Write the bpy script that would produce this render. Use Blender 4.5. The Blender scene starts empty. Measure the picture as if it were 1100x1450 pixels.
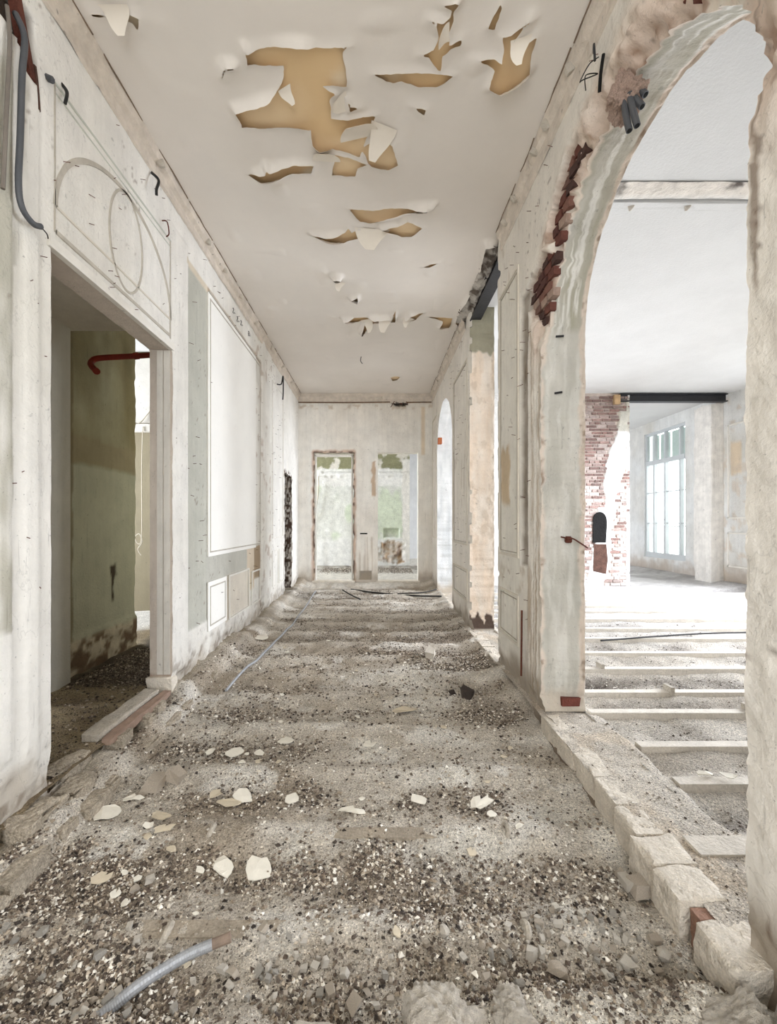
import bpy, math, random
import numpy as np
from mathutils import Vector, Matrix
# ------------------------------------------------------------------ camera, world, lights, exposure
SC = bpy.context.scene
CO = SC.collection
cam_d = bpy.data.cameras.new('camera'); cam = bpy.data.objects.new('camera', cam_d); CO.objects.link(cam)
cam_d.sensor_fit = 'VERTICAL'; cam_d.sensor_height = 36.0; cam_d.sensor_width = 36.0
cam_d.lens = 600.0 / 1450.0 * 36.0
cam_d.shift_x = 17.0 / 1450.0; cam_d.shift_y = 16.0 / 1450.0
cam_d.clip_start = 0.02; cam_d.clip_end = 200
cam.location = (0, 0, 1.4); cam.rotation_euler = (math.radians(90), 0, 0)
SC.camera = cam
SC.view_settings.view_transform = 'Standard'; SC.view_settings.look = 'None'
SC.view_settings.gamma = 1.0; SC.view_settings.use_curve_mapping = False
SC.view_settings.exposure = 0.52
W = bpy.data.worlds.new('overcast_sky'); SC.world = W; W.use_nodes = True
wn = W.node_tree.nodes; bgn = wn['Background']
bgn.inputs[0].default_value = (0.93, 0.97, 1.0, 1); bgn.inputs[1].default_value = 3.0
SC.cycles.max_bounces = 10; SC.cycles.diffuse_bounces = 6
try:
    SC.cycles.use_denoising = True
except Exception: pass
def area(name, loc, rot, sx, sy, power, col=(1, 1, 1)):
    l = bpy.data.lights.new(name, 'AREA'); l.shape = 'RECTANGLE'; l.size = sx; l.size_y = sy
    l.energy = power; l.color = col; l.spread = math.radians(135)
    o = bpy.data.objects.new(name, l); CO.objects.link(o); o.location = loc; o.rotation_euler = rot
    return o
H2 = math.pi / 2
DAY = (0.905, 0.965, 1.07)
WARM = (0.96, 0.985, 1.02)
WINS = [(0.9, 2.7), (3.7, 5.5), (6.4, 8.2), (13.5, 15.1)]                 # street windows on the right; the last is added to brighten the end room
for k, (a, b) in enumerate(WINS):                            # daylight in those windows, facing into the room
    area('window_area_light', (7.55, (a + b) / 2, 2.15), (0, H2 - 0.62, 0), 3.3, b - a - 0.1, (52, 155, 310, 190)[k], DAY)   # sky light falls slightly downwards
area('window_area_light', (-0.25, -2.85, 2.2), (H2 - 0.28, 0, 0), 2.4, 3.2, 38, WARM)      # unseen window assumed at the corridor's near end, added for light
area('window_area_light', (-6.3, 6.0, 2.1), (0, -H2, 0), 3.0, 1.5, 130, DAY)        # window of the bright room on the left
area('window_area_light', (-6.3, 11.0, 2.1), (0, -H2, 0), 3.0, 1.7, 165, DAY)  # unseen window added to light the room beyond the end doorways
# ------------------------------------------------------------------ helpers
def S(r, g, b):
    f = lambda c: (c / 255 / 12.92) if c / 255 <= 0.04045 else ((c / 255 + 0.055) / 1.055) ** 2.4
    return np.array([f(r), f(g), f(b)])
def _h(ix, iy, iz, seed):
    h = (ix * 374761393 + iy * 668265263 + iz * 1440662683 + seed * 974634777) & 0xffffffff
    h = ((h ^ (h >> 13)) * 1274126177) & 0xffffffff
    h = ((h ^ (h >> 15)) * 2246822519) & 0xffffffff
    return ((h ^ (h >> 16)) & 0xffffff) / float(0xffffff)
def vn(x, y, z=0.0, seed=0):
    x, y, z = np.broadcast_arrays(np.asarray(x, float), np.asarray(y, float), np.asarray(z, float))
    ix, iy, iz = (np.floor(a).astype(np.int64) for a in (x, y, z))
    fx, fy, fz = x - ix, y - iy, z - iz
    fx, fy, fz = (a * a * (3 - 2 * a) for a in (fx, fy, fz))
    r = 0
    for dx in (0, 1):
        for dy in (0, 1):
            for dz in (0, 1):
                w = (fx if dx else 1 - fx) * (fy if dy else 1 - fy) * (fz if dz else 1 - fz)
                r = r + w * _h(ix + dx, iy + dy, iz + dz, seed)
    return r * 2 - 1
def fbm(x, y, z=0.0, seed=0, o=3):
    r, a, t = 0, 1.0, 0
    for k in range(o):
        r = r + a * vn(np.asarray(x) * 2 ** k, np.asarray(y) * 2 ** k, np.asarray(z) * 2 ** k, seed + k * 17); t += a; a *= 0.5
    return r / t
def sm(a, b, t):
    t = np.clip((np.asarray(t, float) - a) / (b - a), 0, 1); return t * t * (3 - 2 * t)
def mix(c, d, t):
    t = np.clip(np.asarray(t, float), 0, 1)[..., None]; return c * (1 - t) + d * t
def const(c, U): return np.broadcast_to(c, U.shape + (3,)).copy()
def box_m(U, V, a, b, c, d, soft=0.006, n=0.0, seed=5):       # soft mask of a rectangle with a wavering edge
    if n:
        U = U + n * fbm(U * 9, V * 9, 0, seed); V = V + n * fbm(U * 9, V * 9, 3, seed + 1)
    return sm(a - soft, a + soft, U) * (1 - sm(b - soft, b + soft, U)) * sm(c - soft, c + soft, V) * (1 - sm(d - soft, d + soft, V))
# ---- materials
MATS = {}
def nt(name):
    m = bpy.data.materials.new(name); m.use_nodes = True; t = m.node_tree
    return m, t, t.nodes['Principled BSDF']
def nd(t, kind, **kw):
    n = t.nodes.new(kind)
    for k, v in kw.items():
        if k.startswith('i_'): n.inputs[k[2:].replace('_', ' ')].default_value = v
        else: setattr(n, k, v)
    return n
def ramp(t, src, a, b, ca, cb):
    r = nd(t, 'ShaderNodeMapRange'); r.inputs['From Min'].default_value = a; r.inputs['From Max'].default_value = b
    r.inputs['To Min'].default_value = ca; r.inputs['To Max'].default_value = cb
    t.links.new(src, r.inputs['Value']); return r.outputs['Result']
def mul(t, col, fac):
    v = nd(t, 'ShaderNodeVectorMath', operation='SCALE')
    t.links.new(col, v.inputs[0]); t.links.new(fac, v.inputs['Scale']); return v.outputs[0]
def noise(t, vec, scale, detail=5, rough=0.6):
    n = nd(t, 'ShaderNodeTexNoise'); n.inputs['Scale'].default_value = scale; n.inputs['Detail'].default_value = detail
    n.inputs['Roughness'].default_value = rough; t.links.new(vec, n.inputs['Vector']); return n.outputs['Fac']
def surface(name, col=None, rough=0.85, var=0.12, vscale=4.0, streak=0.0, speck=0.0, bump=0.25, bscale=45.0, metal=0.0, spec=0.3, grit=0.0, salt=0.0, pits=0.0):
    """procedural surface; col None reads the per-vertex paint colour 'Col'"""
    if name in MATS: return MATS[name]
    m, t, b = nt(name)
    tc = nd(t, 'ShaderNodeTexCoord').outputs['Object']
    if col is None:
        c = nd(t, 'ShaderNodeAttribute', attribute_name='Col').outputs['Color']
    else:
        r = nd(t, 'ShaderNodeRGB'); r.outputs[0].default_value = tuple(S(*col)) + (1,); c = r.outputs[0]
    if var: c = mul(t, c, ramp(t, noise(t, tc, vscale, 6, 0.65), 0.3, 0.7, 1 - var, 1 + var * 0.35))
    if streak:
        mp = nd(t, 'ShaderNodeMapping'); mp.inputs['Scale'].default_value = (14, 14, 0.9); t.links.new(tc, mp.inputs['Vector'])
        c = mul(t, c, ramp(t, noise(t, mp.outputs[0], 1.0, 4, 0.6), 0.32, 0.62, 1 - streak, 1.0))
    if speck: c = mul(t, c, ramp(t, noise(t, tc, 22, 3, 0.5), 0.24, 0.31, 1 - speck, 1.0))
    if grit: c = mul(t, c, ramp(t, noise(t, tc, 90, 4, 0.7), 0.3, 0.7, 1 - grit, 1 + grit * 0.8))
    if salt:
        c = mul(t, c, ramp(t, noise(t, tc, 150, 2, 0.5), 0.30, 0.40, 1 - salt, 1.0)); c = mul(t, c, ramp(t, noise(t, tc, 210, 2, 0.5), 0.60, 0.68, 1.0, 1 + salt * 0.9))
    if pits:
        c = mul(t, c, ramp(t, noise(t, tc, 75, 2, 0.5), 0.24, 0.30, 1 - pits, 1.0))
        mp = nd(t, 'ShaderNodeMapping'); mp.inputs['Scale'].default_value = (55, 55, 3.5); t.links.new(tc, mp.inputs['Vector'])
        c = mul(t, c, ramp(t, noise(t, mp.outputs[0], 1.0, 3, 0.5), 0.27, 0.33, 1 - pits * 0.6, 1.0))
        mq = nd(t, 'ShaderNodeMapping'); mq.inputs['Scale'].default_value = (1.0, 1.0, 0.45); t.links.new(tc, mq.inputs['Vector'])
        vo = nd(t, 'ShaderNodeTexVoronoi', feature='DISTANCE_TO_EDGE'); vo.inputs['Scale'].default_value = 2.2
        dn = nd(t, 'ShaderNodeTexNoise'); dn.inputs['Scale'].default_value = 4; dn.inputs['Detail'].default_value = 5; t.links.new(mq.outputs[0], dn.inputs['Vector'])
        ad = nd(t, 'ShaderNodeVectorMath', operation='ADD'); t.links.new(mq.outputs[0], ad.inputs[0]); t.links.new(dn.outputs['Color'], ad.inputs[1]); t.links.new(ad.outputs[0], vo.inputs['Vector'])
        c = mul(t, c, ramp(t, vo.outputs['Distance'], 0.002, 0.008, 1 - pits * 0.35, 1.0))
    t.links.new(c, b.inputs['Base Color'])
    b.inputs['Roughness'].default_value = rough; b.inputs['Metallic'].default_value = metal
    b.inputs['Specular IOR Level'].default_value = spec
    if bump:
        bp = nd(t, 'ShaderNodeBump'); bp.inputs['Strength'].default_value = bump; bp.inputs['Distance'].default_value = 0.02
        t.links.new(noise(t, tc, bscale, 5, 0.6), bp.inputs['Height']); t.links.new(bp.outputs[0], b.inputs['Normal'])
    MATS[name] = m; return m
M_PLASTER = surface('aged_painted_plaster', None, 0.8, 0.12, 4.0, 0.07, 0.30, 0.35, 42, pits=0.38)
M_SMOOTH = surface('peeling_ceiling_paint', None, 0.75, 0.05, 1.5, 0, 0, 0.06, 14)
M_RAW = surface('raw_broken_plaster', None, 0.95, 0.22, 9, 0, 0.5, 0.8, 30)
M_DIRT = surface('dusty_rubble_ground', None, 0.97, 0.25, 7, 0, 0, 1.0, 80, grit=0.5, salt=0.7)
M_GRIT = surface('loose_gravel', None, 0.95, 0.15, 20, 0, 0, 0.5, 60)
M_BRICK = surface('old_brick', None, 0.93, 0.3, 16, 0, 0, 0.7, 50)
M_WOODP = surface('white_painted_wood', (222, 217, 208), 0.7, 0.12, 5, 0.12, 0.35, 0.25, 40)
M_WOODD = surface('dusty_bare_timber', (186, 177, 163), 0.9, 0.3, 8, 0, 0, 0.5, 60, grit=0.25)
M_STONE = surface('pale_limestone', (230, 221, 207), 0.95, 0.2, 12, 0, 0, 0.7, 40, grit=0.12)
M_STEEL = surface('black_painted_steel', (38, 38, 42), 0.55, 0.3, 10, 0, 0, 0.25, 30, spec=0.5)
M_RED = surface('red_oxide_paint', (138, 46, 30), 0.6, 0.3, 14, 0, 0.3, 0.3, 40)
M_RUST = surface('rust', (102, 58, 46), 0.9, 0.4, 14, 0, 0.4, 0.7, 40)
M_PVC = surface('dark_grey_plastic', (74, 76, 80), 0.5, 0.15, 12, 0, 0, 0.1, 40, spec=0.5)
M_GALV = surface('dusty_galvanised_steel', (168, 170, 174), 0.45, 0.2, 18, 0, 0.2, 0.2, 60, metal=0.35)
M_CABLE = surface('black_cable_sheath', (40, 39, 38), 0.7, 0.2, 12, 0, 0, 0.1, 40)
M_SCAR = surface('grey_glue_scar', (193, 186, 174), 0.9, 0.2, 10, 0, 0.2, 0.3, 50)
M_TRIMW = surface('white_painted_moulding', (230, 226, 218), 0.75, 0.12, 6, 0, 0.35, 0.2, 40)
M_PAPER = surface('paint_flake', (232, 226, 212), 0.8, 0.12, 12, 0, 0.15, 0.15, 40)
M_PAPERB = surface('beige_paint_flake', (206, 193, 170), 0.85, 0.15, 12, 0, 0.2, 0.15, 40)
M_SOOT_SHADE = surface('soot_and_hollow_shade', (22, 20, 19), 0.95, 0.4, 8, 0, 0, 0.5, 30)  # real soot and char, also the painted dark of hollows
M_STRING = surface('pale_string', (214, 206, 190), 0.9, 0.1, 20, 0, 0, 0, 40)
def glass():
    m, t, b = nt('window_glass'); t.nodes.remove(b)
    tr = nd(t, 'ShaderNodeBsdfTransparent'); tr.inputs[0].default_value = (0.97, 0.99, 0.98, 1)
    gl = nd(t, 'ShaderNodeBsdfGlossy'); gl.inputs['Roughness'].default_value = 0.03
    mx = nd(t, 'ShaderNodeMixShader'); mx.inputs[0].default_value = 0.06
    t.links.new(tr.outputs[0], mx.inputs[1]); t.links.new(gl.outputs[0], mx.inputs[2])
    t.links.new(mx.outputs[0], t.nodes['Material Output'].inputs[0]); return m
M_GLASS = glass()
# ---- objects
def link(name, me, mat, parent=None, label=None, cat=None, group=None, kind=None, smooth=False):
    o = bpy.data.objects.new(name, me); CO.objects.link(o)
    if mat and not me.materials: me.materials.append(mat)
    if smooth: me.polygons.foreach_set('use_smooth', [True] * len(me.polygons))
    else: me.shade_flat()
    if parent: o.parent = parent
    if label: o['label'] = label
    if cat: o['category'] = cat
    if group: o['group'] = group
    if kind: o['kind'] = kind
    return o
def empty(name, loc, label, cat, group=None, kind=None):
    o = bpy.data.objects.new(name, None); CO.objects.link(o); o.location = loc; o.empty_display_size = 0.1
    o['label'] = label; o['category'] = cat
    if group: o['group'] = group
    if kind: o['kind'] = kind
    return o
def place(o, parent):                                     # world-space mesh under an Empty that is not at the origin
    o.parent = parent; o.matrix_parent_inverse = Matrix.Translation(parent.location).inverted(); return o
def np_mesh(name, V, Fq, col=None):
    """V (n,3), Fq (m,k) equal-sided faces; col (n,3)"""
    V = np.ascontiguousarray(V, np.float32); Fq = np.ascontiguousarray(Fq, np.int32); k = Fq.shape[1]
    me = bpy.data.meshes.new(name); me.vertices.add(len(V)); me.vertices.foreach_set('co', V.ravel())
    me.loops.add(Fq.size); me.loops.foreach_set('vertex_index', Fq.ravel())
    me.polygons.add(len(Fq)); me.polygons.foreach_set('loop_start', np.arange(0, Fq.size, k, dtype=np.int32))
    me.update(calc_edges=True)
    if col is not None:
        a = me.color_attributes.new('Col', 'FLOAT_COLOR', 'POINT')
        c = np.ones((len(V), 4), np.float32); c[:, :3] = col; a.data.foreach_set('color', c.ravel())
    return me
class MB:                                                  # gathers simple shapes into one mesh
    def __init__(s): s.v = []; s.f = []
    def box(s, a, b, c, d, e, f):
        n = len(s.v)
        s.v += [(a, c, e), (b, c, e), (b, d, e), (a, d, e), (a, c, f), (b, c, f), (b, d, f), (a, d, f)]
        s.f += [tuple(n + i for i in q) for q in ((0, 3, 2, 1), (4, 5, 6, 7), (0, 1, 5, 4), (1, 2, 6, 5), (2, 3, 7, 6), (3, 0, 4, 7))]
        return s
    def prism(s, poly, axis, a, b):                        # polygon in the two other axes, extruded along axis
        n = len(s.v); k = len(poly)
        for w in (a, b):
            for p, q in poly:
                s.v.append((w, p, q) if axis == 0 else (p, w, q) if axis == 1 else (p, q, w))
        s.f.append(tuple(n + i for i in range(k))[::-1]); s.f.append(tuple(n + k + i for i in range(k)))
        for i in range(k): s.f.append((n + i, n + (i + 1) % k, n + k + (i + 1) % k, n + k + i))
        return s
    def tube(s, pts, r, seg=8, smooth=6, ring=None, closed=False):
        P = [Vector(p) for p in pts]
        if smooth > 1 and len(P) > 2:
            Q = []
            for i in range(len(P) - 1):
                p0, p1, p2, p3 = P[max(i - 1, 0)], P[i], P[i + 1], P[min(i + 2, len(P) - 1)]
                for j in range(smooth):
                    t = j / smooth
                    Q.append(0.5 * ((2 * p1) + (p2 - p0) * t + (2 * p0 - 5 * p1 + 4 * p2 - p3) * t * t + (3 * p1 - p0 - 3 * p2 + p3) * t ** 3))
            P = Q + [P[-1]]
        n = len(s.v); up = Vector((0, 0, 1)); last = None
        for i, p in enumerate(P):
            d = (P[min(i + 1, len(P) - 1)] - P[max(i - 1, 0)]).normalized()
            if last is None:
                u = d.cross(up) if abs(d.z) < 0.9 else d.cross(Vector((1, 0, 0)))
            else: u = last - d * last.dot(d)
            u.normalize(); last = u; w = d.cross(u)
            rr = r if ring is None else r * ring(i, len(P))
            for k in range(seg):
                a = 2 * math.pi * k / seg
                s.v.append(tuple(p + (u * math.cos(a) + w * math.sin(a)) * rr))
        for i in range(len(P) - 1):
            for k in range(seg):
                s.f.append((n + i * seg + k, n + i * seg + (k + 1) % seg, n + (i + 1) * seg + (k + 1) % seg, n + (i + 1) * seg + k))
        s.f.append(tuple(n + k for k in range(seg))[::-1]); s.f.append(tuple(n + (len(P) - 1) * seg + k for k in range(seg)))
        return s
    def rotated(s, M):
        s.v = [tuple(M @ Vector(p)) for p in s.v]; return s
    def mesh(s, name):
        me = bpy.data.meshes.new(name); me.from_pydata(s.v, [], s.f); me.update(); return me
    def build(s, name, mat, parent=None, **kw): return link(name, s.mesh(name), mat, parent, **kw)
def boxo(name, mat, parent, a, b, c, d, e, f, **kw): return MB().box(a, b, c, d, e, f).build(name, mat, parent, **kw)
ICO = None
def ico():
    global ICO
    if ICO is None:
        p = (1 + 5 ** 0.5) / 2
        v = np.array([(-1, p, 0), (1, p, 0), (-1, -p, 0), (1, -p, 0), (0, -1, p), (0, 1, p), (0, -1, -p), (0, 1, -p), (p, 0, -1), (p, 0, 1), (-p, 0, -1), (-p, 0, 1)], float)
        f = np.array([(0, 11, 5), (0, 5, 1), (0, 1, 7), (0, 7, 10), (0, 10, 11), (1, 5, 9), (5, 11, 4), (11, 10, 2), (10, 7, 6), (7, 1, 8), (3, 9, 4), (3, 4, 2), (3, 2, 6), (3, 6, 8), (3, 8, 9), (4, 9, 5), (2, 4, 11), (6, 2, 10), (8, 6, 7), (9, 8, 1)])
        ICO = (v / np.linalg.norm(v[0]), f)
    return ICO
def blob_mesh(name, seed, sub=2, rough=0.28, sq=0.0):      # broken stone: subdivided icosahedron, flattened by random cuts
    v, f = ico(); v = v.copy(); f = f.copy()
    for _ in range(sub):
        E = {}; vl = list(map(tuple, v)); nf = []
        def midp(a, b):
            k = (min(a, b), max(a, b))
            if k not in E:
                q = (np.array(vl[a]) + np.array(vl[b])); q /= np.linalg.norm(q); E[k] = len(vl); vl.append(tuple(q))
            return E[k]
        for a, b, c in f:
            x, y, z = midp(a, b), midp(b, c), midp(c, a); nf += [(a, x, z), (x, b, y), (z, y, c), (x, y, z)]
        v = np.array(vl); f = np.array(nf)
    rg = np.random.default_rng(seed)
    for _ in range(9):
        n = rg.normal(size=3); n /= np.linalg.norm(n); d = rg.uniform(0.55, 0.85)
        s = v @ n; v = v - np.maximum(s - d, 0)[:, None] * n
    v = v * (1 + rough * (0.4 * fbm(v[:, 0] * 2.5, v[:, 1] * 2.5, v[:, 2] * 2.5, seed) + (0.22 * fbm(v[:, 0] * 9, v[:, 1] * 9, v[:, 2] * 9, seed + 3) if sub > 2 else 0))[:, None])
    return np_mesh(name, v, f)
def rough_block(name, mat, parent, a, b, c, d, e, f, seed=0, amp=0.012, n=7, **kw):   # squared stone with chipped edges
    V = []; F = []
    g = np.linspace(-1, 1, n)
    idx = {}
    def vid(p):
        k = tuple(np.round(p, 4))
        if k not in idx: idx[k] = len(V); V.append(p)
        return idx[k]
    for ax in range(3):
        for sg in (-1, 1):
            for i in range(n - 1):
                for j in range(n - 1):
                    q = []
                    for (s, t) in ((g[i], g[j]), (g[i + 1], g[j]), (g[i + 1], g[j + 1]), (g[i], g[j + 1])):
                        p = [0, 0, 0]; p[ax] = sg; p[(ax + 1) % 3] = s; p[(ax + 2) % 3] = t; q.append(vid(tuple(p)))
                    F.append(q if sg > 0 else q[::-1])
    V = np.array(V, float)
    r = np.sort(np.abs(V), axis=1); edge = np.clip((r[:, 1] - 0.55) / 0.45, 0, 1)
    P = np.stack([(a + b) / 2 + V[:, 0] * (b - a) / 2, (c + d) / 2 + V[:, 1] * (d - c) / 2, (e + f) / 2 + V[:, 2] * (f - e) / 2], 1)
    nz = fbm(P[:, 0] * 14, P[:, 1] * 14, P[:, 2] * 14, seed)
    nz2 = vn(P[:, 0] * 9, P[:, 1] * 9, P[:, 2] * 9, seed + 9)
    nz3 = vn(P[:, 0] * 45, P[:, 1] * 45, P[:, 2] * 45, seed + 5)
    P = P - V * (edge ** 3 * np.clip(nz2 + 0.25, 0, 1) * amp * 1.5)[:, None] + V * ((0.35 * nz + 0.2 * nz3) * amp)[:, None]
    return link(name, np_mesh(name, P, np.array(F)), mat, parent, **kw)
# ---- surfaces on a grid with holes
def grid(u, v, sdf=None):
    """returns dict(U,V used vertices, faces, boundary edges, gradient)"""
    nu, nv = len(u), len(v)
    U, Vv = np.meshgrid(u, v, indexing='ij'); U = U.copy(); Vv = Vv.copy()
    keep = np.ones((nu - 1, nv - 1), bool); gu = gv = None
    if sdf is not None:
        uc = (u[1:] + u[:-1]) / 2; vc = (v[1:] + v[:-1]) / 2
        A, B = np.meshgrid(uc, vc, indexing='ij'); keep = sdf(A, B) > 0
    cnt = np.zeros((nu, nv), int); tot = np.zeros((nu, nv), int)
    for i in (0, 1):
        for j in (0, 1):
            cnt[i:nu - 1 + i, j:nv - 1 + j] += keep; tot[i:nu - 1 + i, j:nv - 1 + j] += 1
    bnd = (cnt > 0) & (cnt < tot)
    GU = np.zeros_like(U); GV = np.zeros_like(U)
    if sdf is not None and bnd.any():
        b = np.where(bnd); x, y = U[b], Vv[b]; e = 1e-3
        for _ in range(2):
            f = sdf(x, y); du = (sdf(x + e, y) - sdf(x - e, y)) / (2 * e); dv = (sdf(x, y + e) - sdf(x, y - e)) / (2 * e)
            g2 = np.maximum(du * du + dv * dv, 0.2); lim = 0.7 * (u[1] - u[0])
            st = np.clip(f / g2 ** 0.5, -lim, lim) / g2 ** 0.5
            x = x - st * du; y = y - st * dv
        U[b] = x; Vv[b] = y; g = np.maximum(g2 ** 0.5, 1e-6); GU[b] = du / g; GV[b] = dv / g
    ids = np.arange(nu * nv).reshape(nu, nv)
    F = np.stack([ids[:-1, :-1][keep], ids[1:, :-1][keep], ids[1:, 1:][keep], ids[:-1, 1:][keep]], 1)
    k1 = keep[1:, :] != keep[:-1, :]; k2 = keep[:, 1:] != keep[:, :-1]
    E = np.concatenate([np.stack([ids[1:-1, :-1][k1], ids[1:-1, 1:][k1]], 1), np.stack([ids[:-1, 1:-1][k2], ids[1:, 1:-1][k2]], 1)])
    used = np.zeros(nu * nv, bool); used[F.ravel()] = True
    mp = np.cumsum(used) - 1
    return dict(U=U.ravel()[used], V=Vv.ravel()[used], F=mp[F], E=mp[E], GU=GU.ravel()[used], GV=GV.ravel()[used])
def surf(name, g, pos, colf, mat, parent=None, **kw):
    P = np.stack(pos(g['U'], g['V']), 1); C = colf(g['U'], g['V'])
    return link(name, np_mesh(name, P, g['F'], C), mat, parent, smooth=True, **kw), P
def reveal(name, g, sel, P0, P1, to3, colf, mat, parent, n=10, amp=0.008, edge=0.012, seed=3, **kw):
    """inside faces of an opening: joins the rim of one wall face to the rim of the other"""
    E = g['E'][sel]; idx, inv = np.unique(E.ravel(), return_inverse=True); E = inv.reshape(-1, 2); m = len(idx)
    A, B = P0[idx], P1[idx]; N = to3(g['GU'][idx], g['GV'][idx]); L = []; C = []
    for k in range(n + 1):
        t = k / n; p = A * (1 - t) + B * t
        w = min(1, 8 * t, 8 * (1 - t)); rag = edge * math.exp(-((1 - t) / 0.12) ** 2) * (t < 1)
        d = w * amp * fbm(p[:, 0] * 7, p[:, 1] * 7, p[:, 2] * 7, seed) + rag * vn(p[:, 0] * 16, p[:, 1] * 16, p[:, 2] * 16, seed + 4)
        L.append(p + N * d[:, None]); C.append(colf(g['U'][idx], g['V'][idx], np.full(m, t)))
    F = np.concatenate([np.stack([k * m + E[:, 0], k * m + E[:, 1], (k + 1) * m + E[:, 1], (k + 1) * m + E[:, 0]], 1) for k in range(n)])
    return link(name, np_mesh(name, np.concatenate(L), F, np.concatenate(C)), mat, parent, **kw)
def rim(path, sdf, step=0.012):
    """points along a path of (u,v), moved onto the opening's ragged edge, with outward gradients"""
    L = []
    for (a, b), (c, d) in zip(path[:-1], path[1:]):
        n = max(1, int(round(math.hypot(c - a, d - b) / step))); L += [(a + (c - a) * i / n, b + (d - b) * i / n) for i in range(n)]
    L.append(path[-1]); p = np.array(L, float); u, v = p[:, 0], p[:, 1]; e = 1e-3
    for _ in range(3):
        f = sdf(u, v); du = (sdf(u + e, v) - sdf(u - e, v)) / (2 * e); dv = (sdf(u, v + e) - sdf(u, v - e)) / (2 * e)
        g2 = np.maximum(du * du + dv * dv, 0.2); st = np.clip(f / g2 ** 0.5, -0.03, 0.03) / g2 ** 0.5; u = u - st * du; v = v - st * dv
    g = g2 ** 0.5
    k = np.ones(5) / 5; gu, gv = (np.convolve(np.pad(a / g, 2, 'edge'), k, 'valid') for a in (du, dv))
    return u, v, gu, gv
def rim_reveal(name, path, sdf, p0, p1, to3, colf, mat, parent, n=10, amp=0.008, edge=0.012, seed=3, **kw):
    u, v, gu, gv = rim(path, sdf); A = np.stack(p0(u, v), 1); B = np.stack(p1(u, v), 1); N = to3(gu, gv); m = len(u); L = []; C = []
    for k in range(n + 1):
        t = k / n; p = A * (1 - t) + B * t
        w = min(1, 8 * t, 8 * (1 - t)); rag = edge * math.exp(-((1 - t) / 0.10) ** 2) * (t < 1)
        d = w * amp * fbm(p[:, 0] * 7, p[:, 1] * 7, p[:, 2] * 7, seed) + rag * fbm(p[:, 0] * 15, p[:, 1] * 15, p[:, 2] * 15, seed + 4)
        L.append(p + N * d[:, None]); C.append(colf(u, v, np.full(m, t)))
    i = np.arange(m - 1)
    F = np.concatenate([np.stack([k * m + i, k * m + i + 1, (k + 1) * m + i + 1, (k + 1) * m + i], 1) for k in range(n)])
    return link(name, np_mesh(name, np.concatenate(L), F, np.concatenate(C)), mat, parent, smooth=True, **kw)
def rect_sdf(U, V, a, b, c, d):
    qx = np.abs(U - (a + b) / 2) - (b - a) / 2; qy = np.abs(V - (c + d) / 2) - (d - c) / 2
    return np.hypot(np.maximum(qx, 0), np.maximum(qy, 0)) + np.minimum(np.maximum(qx, qy), 0)
def arch_sdf(U, V, c, a, spring, b, bottom):
    y = U - c; z = np.maximum(V - spring, 0)
    r = np.sqrt((y / a) ** 2 + (z / b) ** 2); k = np.sqrt((y / a ** 2) ** 2 + (z / b ** 2) ** 2)
    e = r * (r - 1) / np.maximum(k, 1e-6); f = np.where(V > spring, e, np.abs(y) - a)
    return np.maximum(f, bottom - V)
def poly_sdf(U, V, poly):
    p = np.array(poly, float); x = U.ravel(); y = V.ravel(); d = np.full(x.shape, 1e9); ins = np.zeros(x.shape, bool)
    lo = p.min(0) - 0.25; hi = p.max(0) + 0.25
    m = np.where((x > lo[0]) & (x < hi[0]) & (y > lo[1]) & (y < hi[1]))[0]; xs, ys = x[m], y[m]
    dd = np.full(xs.shape, 1e9); ii = np.zeros(xs.shape, bool)
    for i in range(len(p)):
        a, b = p[i], p[(i + 1) % len(p)]; e = b - a
        t = np.clip(((xs - a[0]) * e[0] + (ys - a[1]) * e[1]) / max(e @ e, 1e-12), 0, 1)
        dd = np.minimum(dd, np.hypot(xs - a[0] - t * e[0], ys - a[1] - t * e[1]))
        c = ((a[1] > ys) != (b[1] > ys)) & (xs < (b[0] - a[0]) * (ys - a[1]) / (b[1] - a[1] + 1e-12) + a[0]); ii ^= c
    d[m] = np.where(ii, -dd, dd); d = np.minimum(d, 0.25 + 0 * d)
    return d.reshape(U.shape)
def lin(*segs):                                            # piecewise-uniform coordinates: (start, end, step), ...
    L = []
    for a, b, s in segs: L.append(np.linspace(a, b, max(2, int(round((b - a) / s)) + 1))[:-1])
    return np.concatenate(L + [[segs[-1][1]]])
def z0(Y): return -0.17 + 0.09 * sm(1.8, 5, Y) + 0.10 * sm(5, 9.2, Y)
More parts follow.
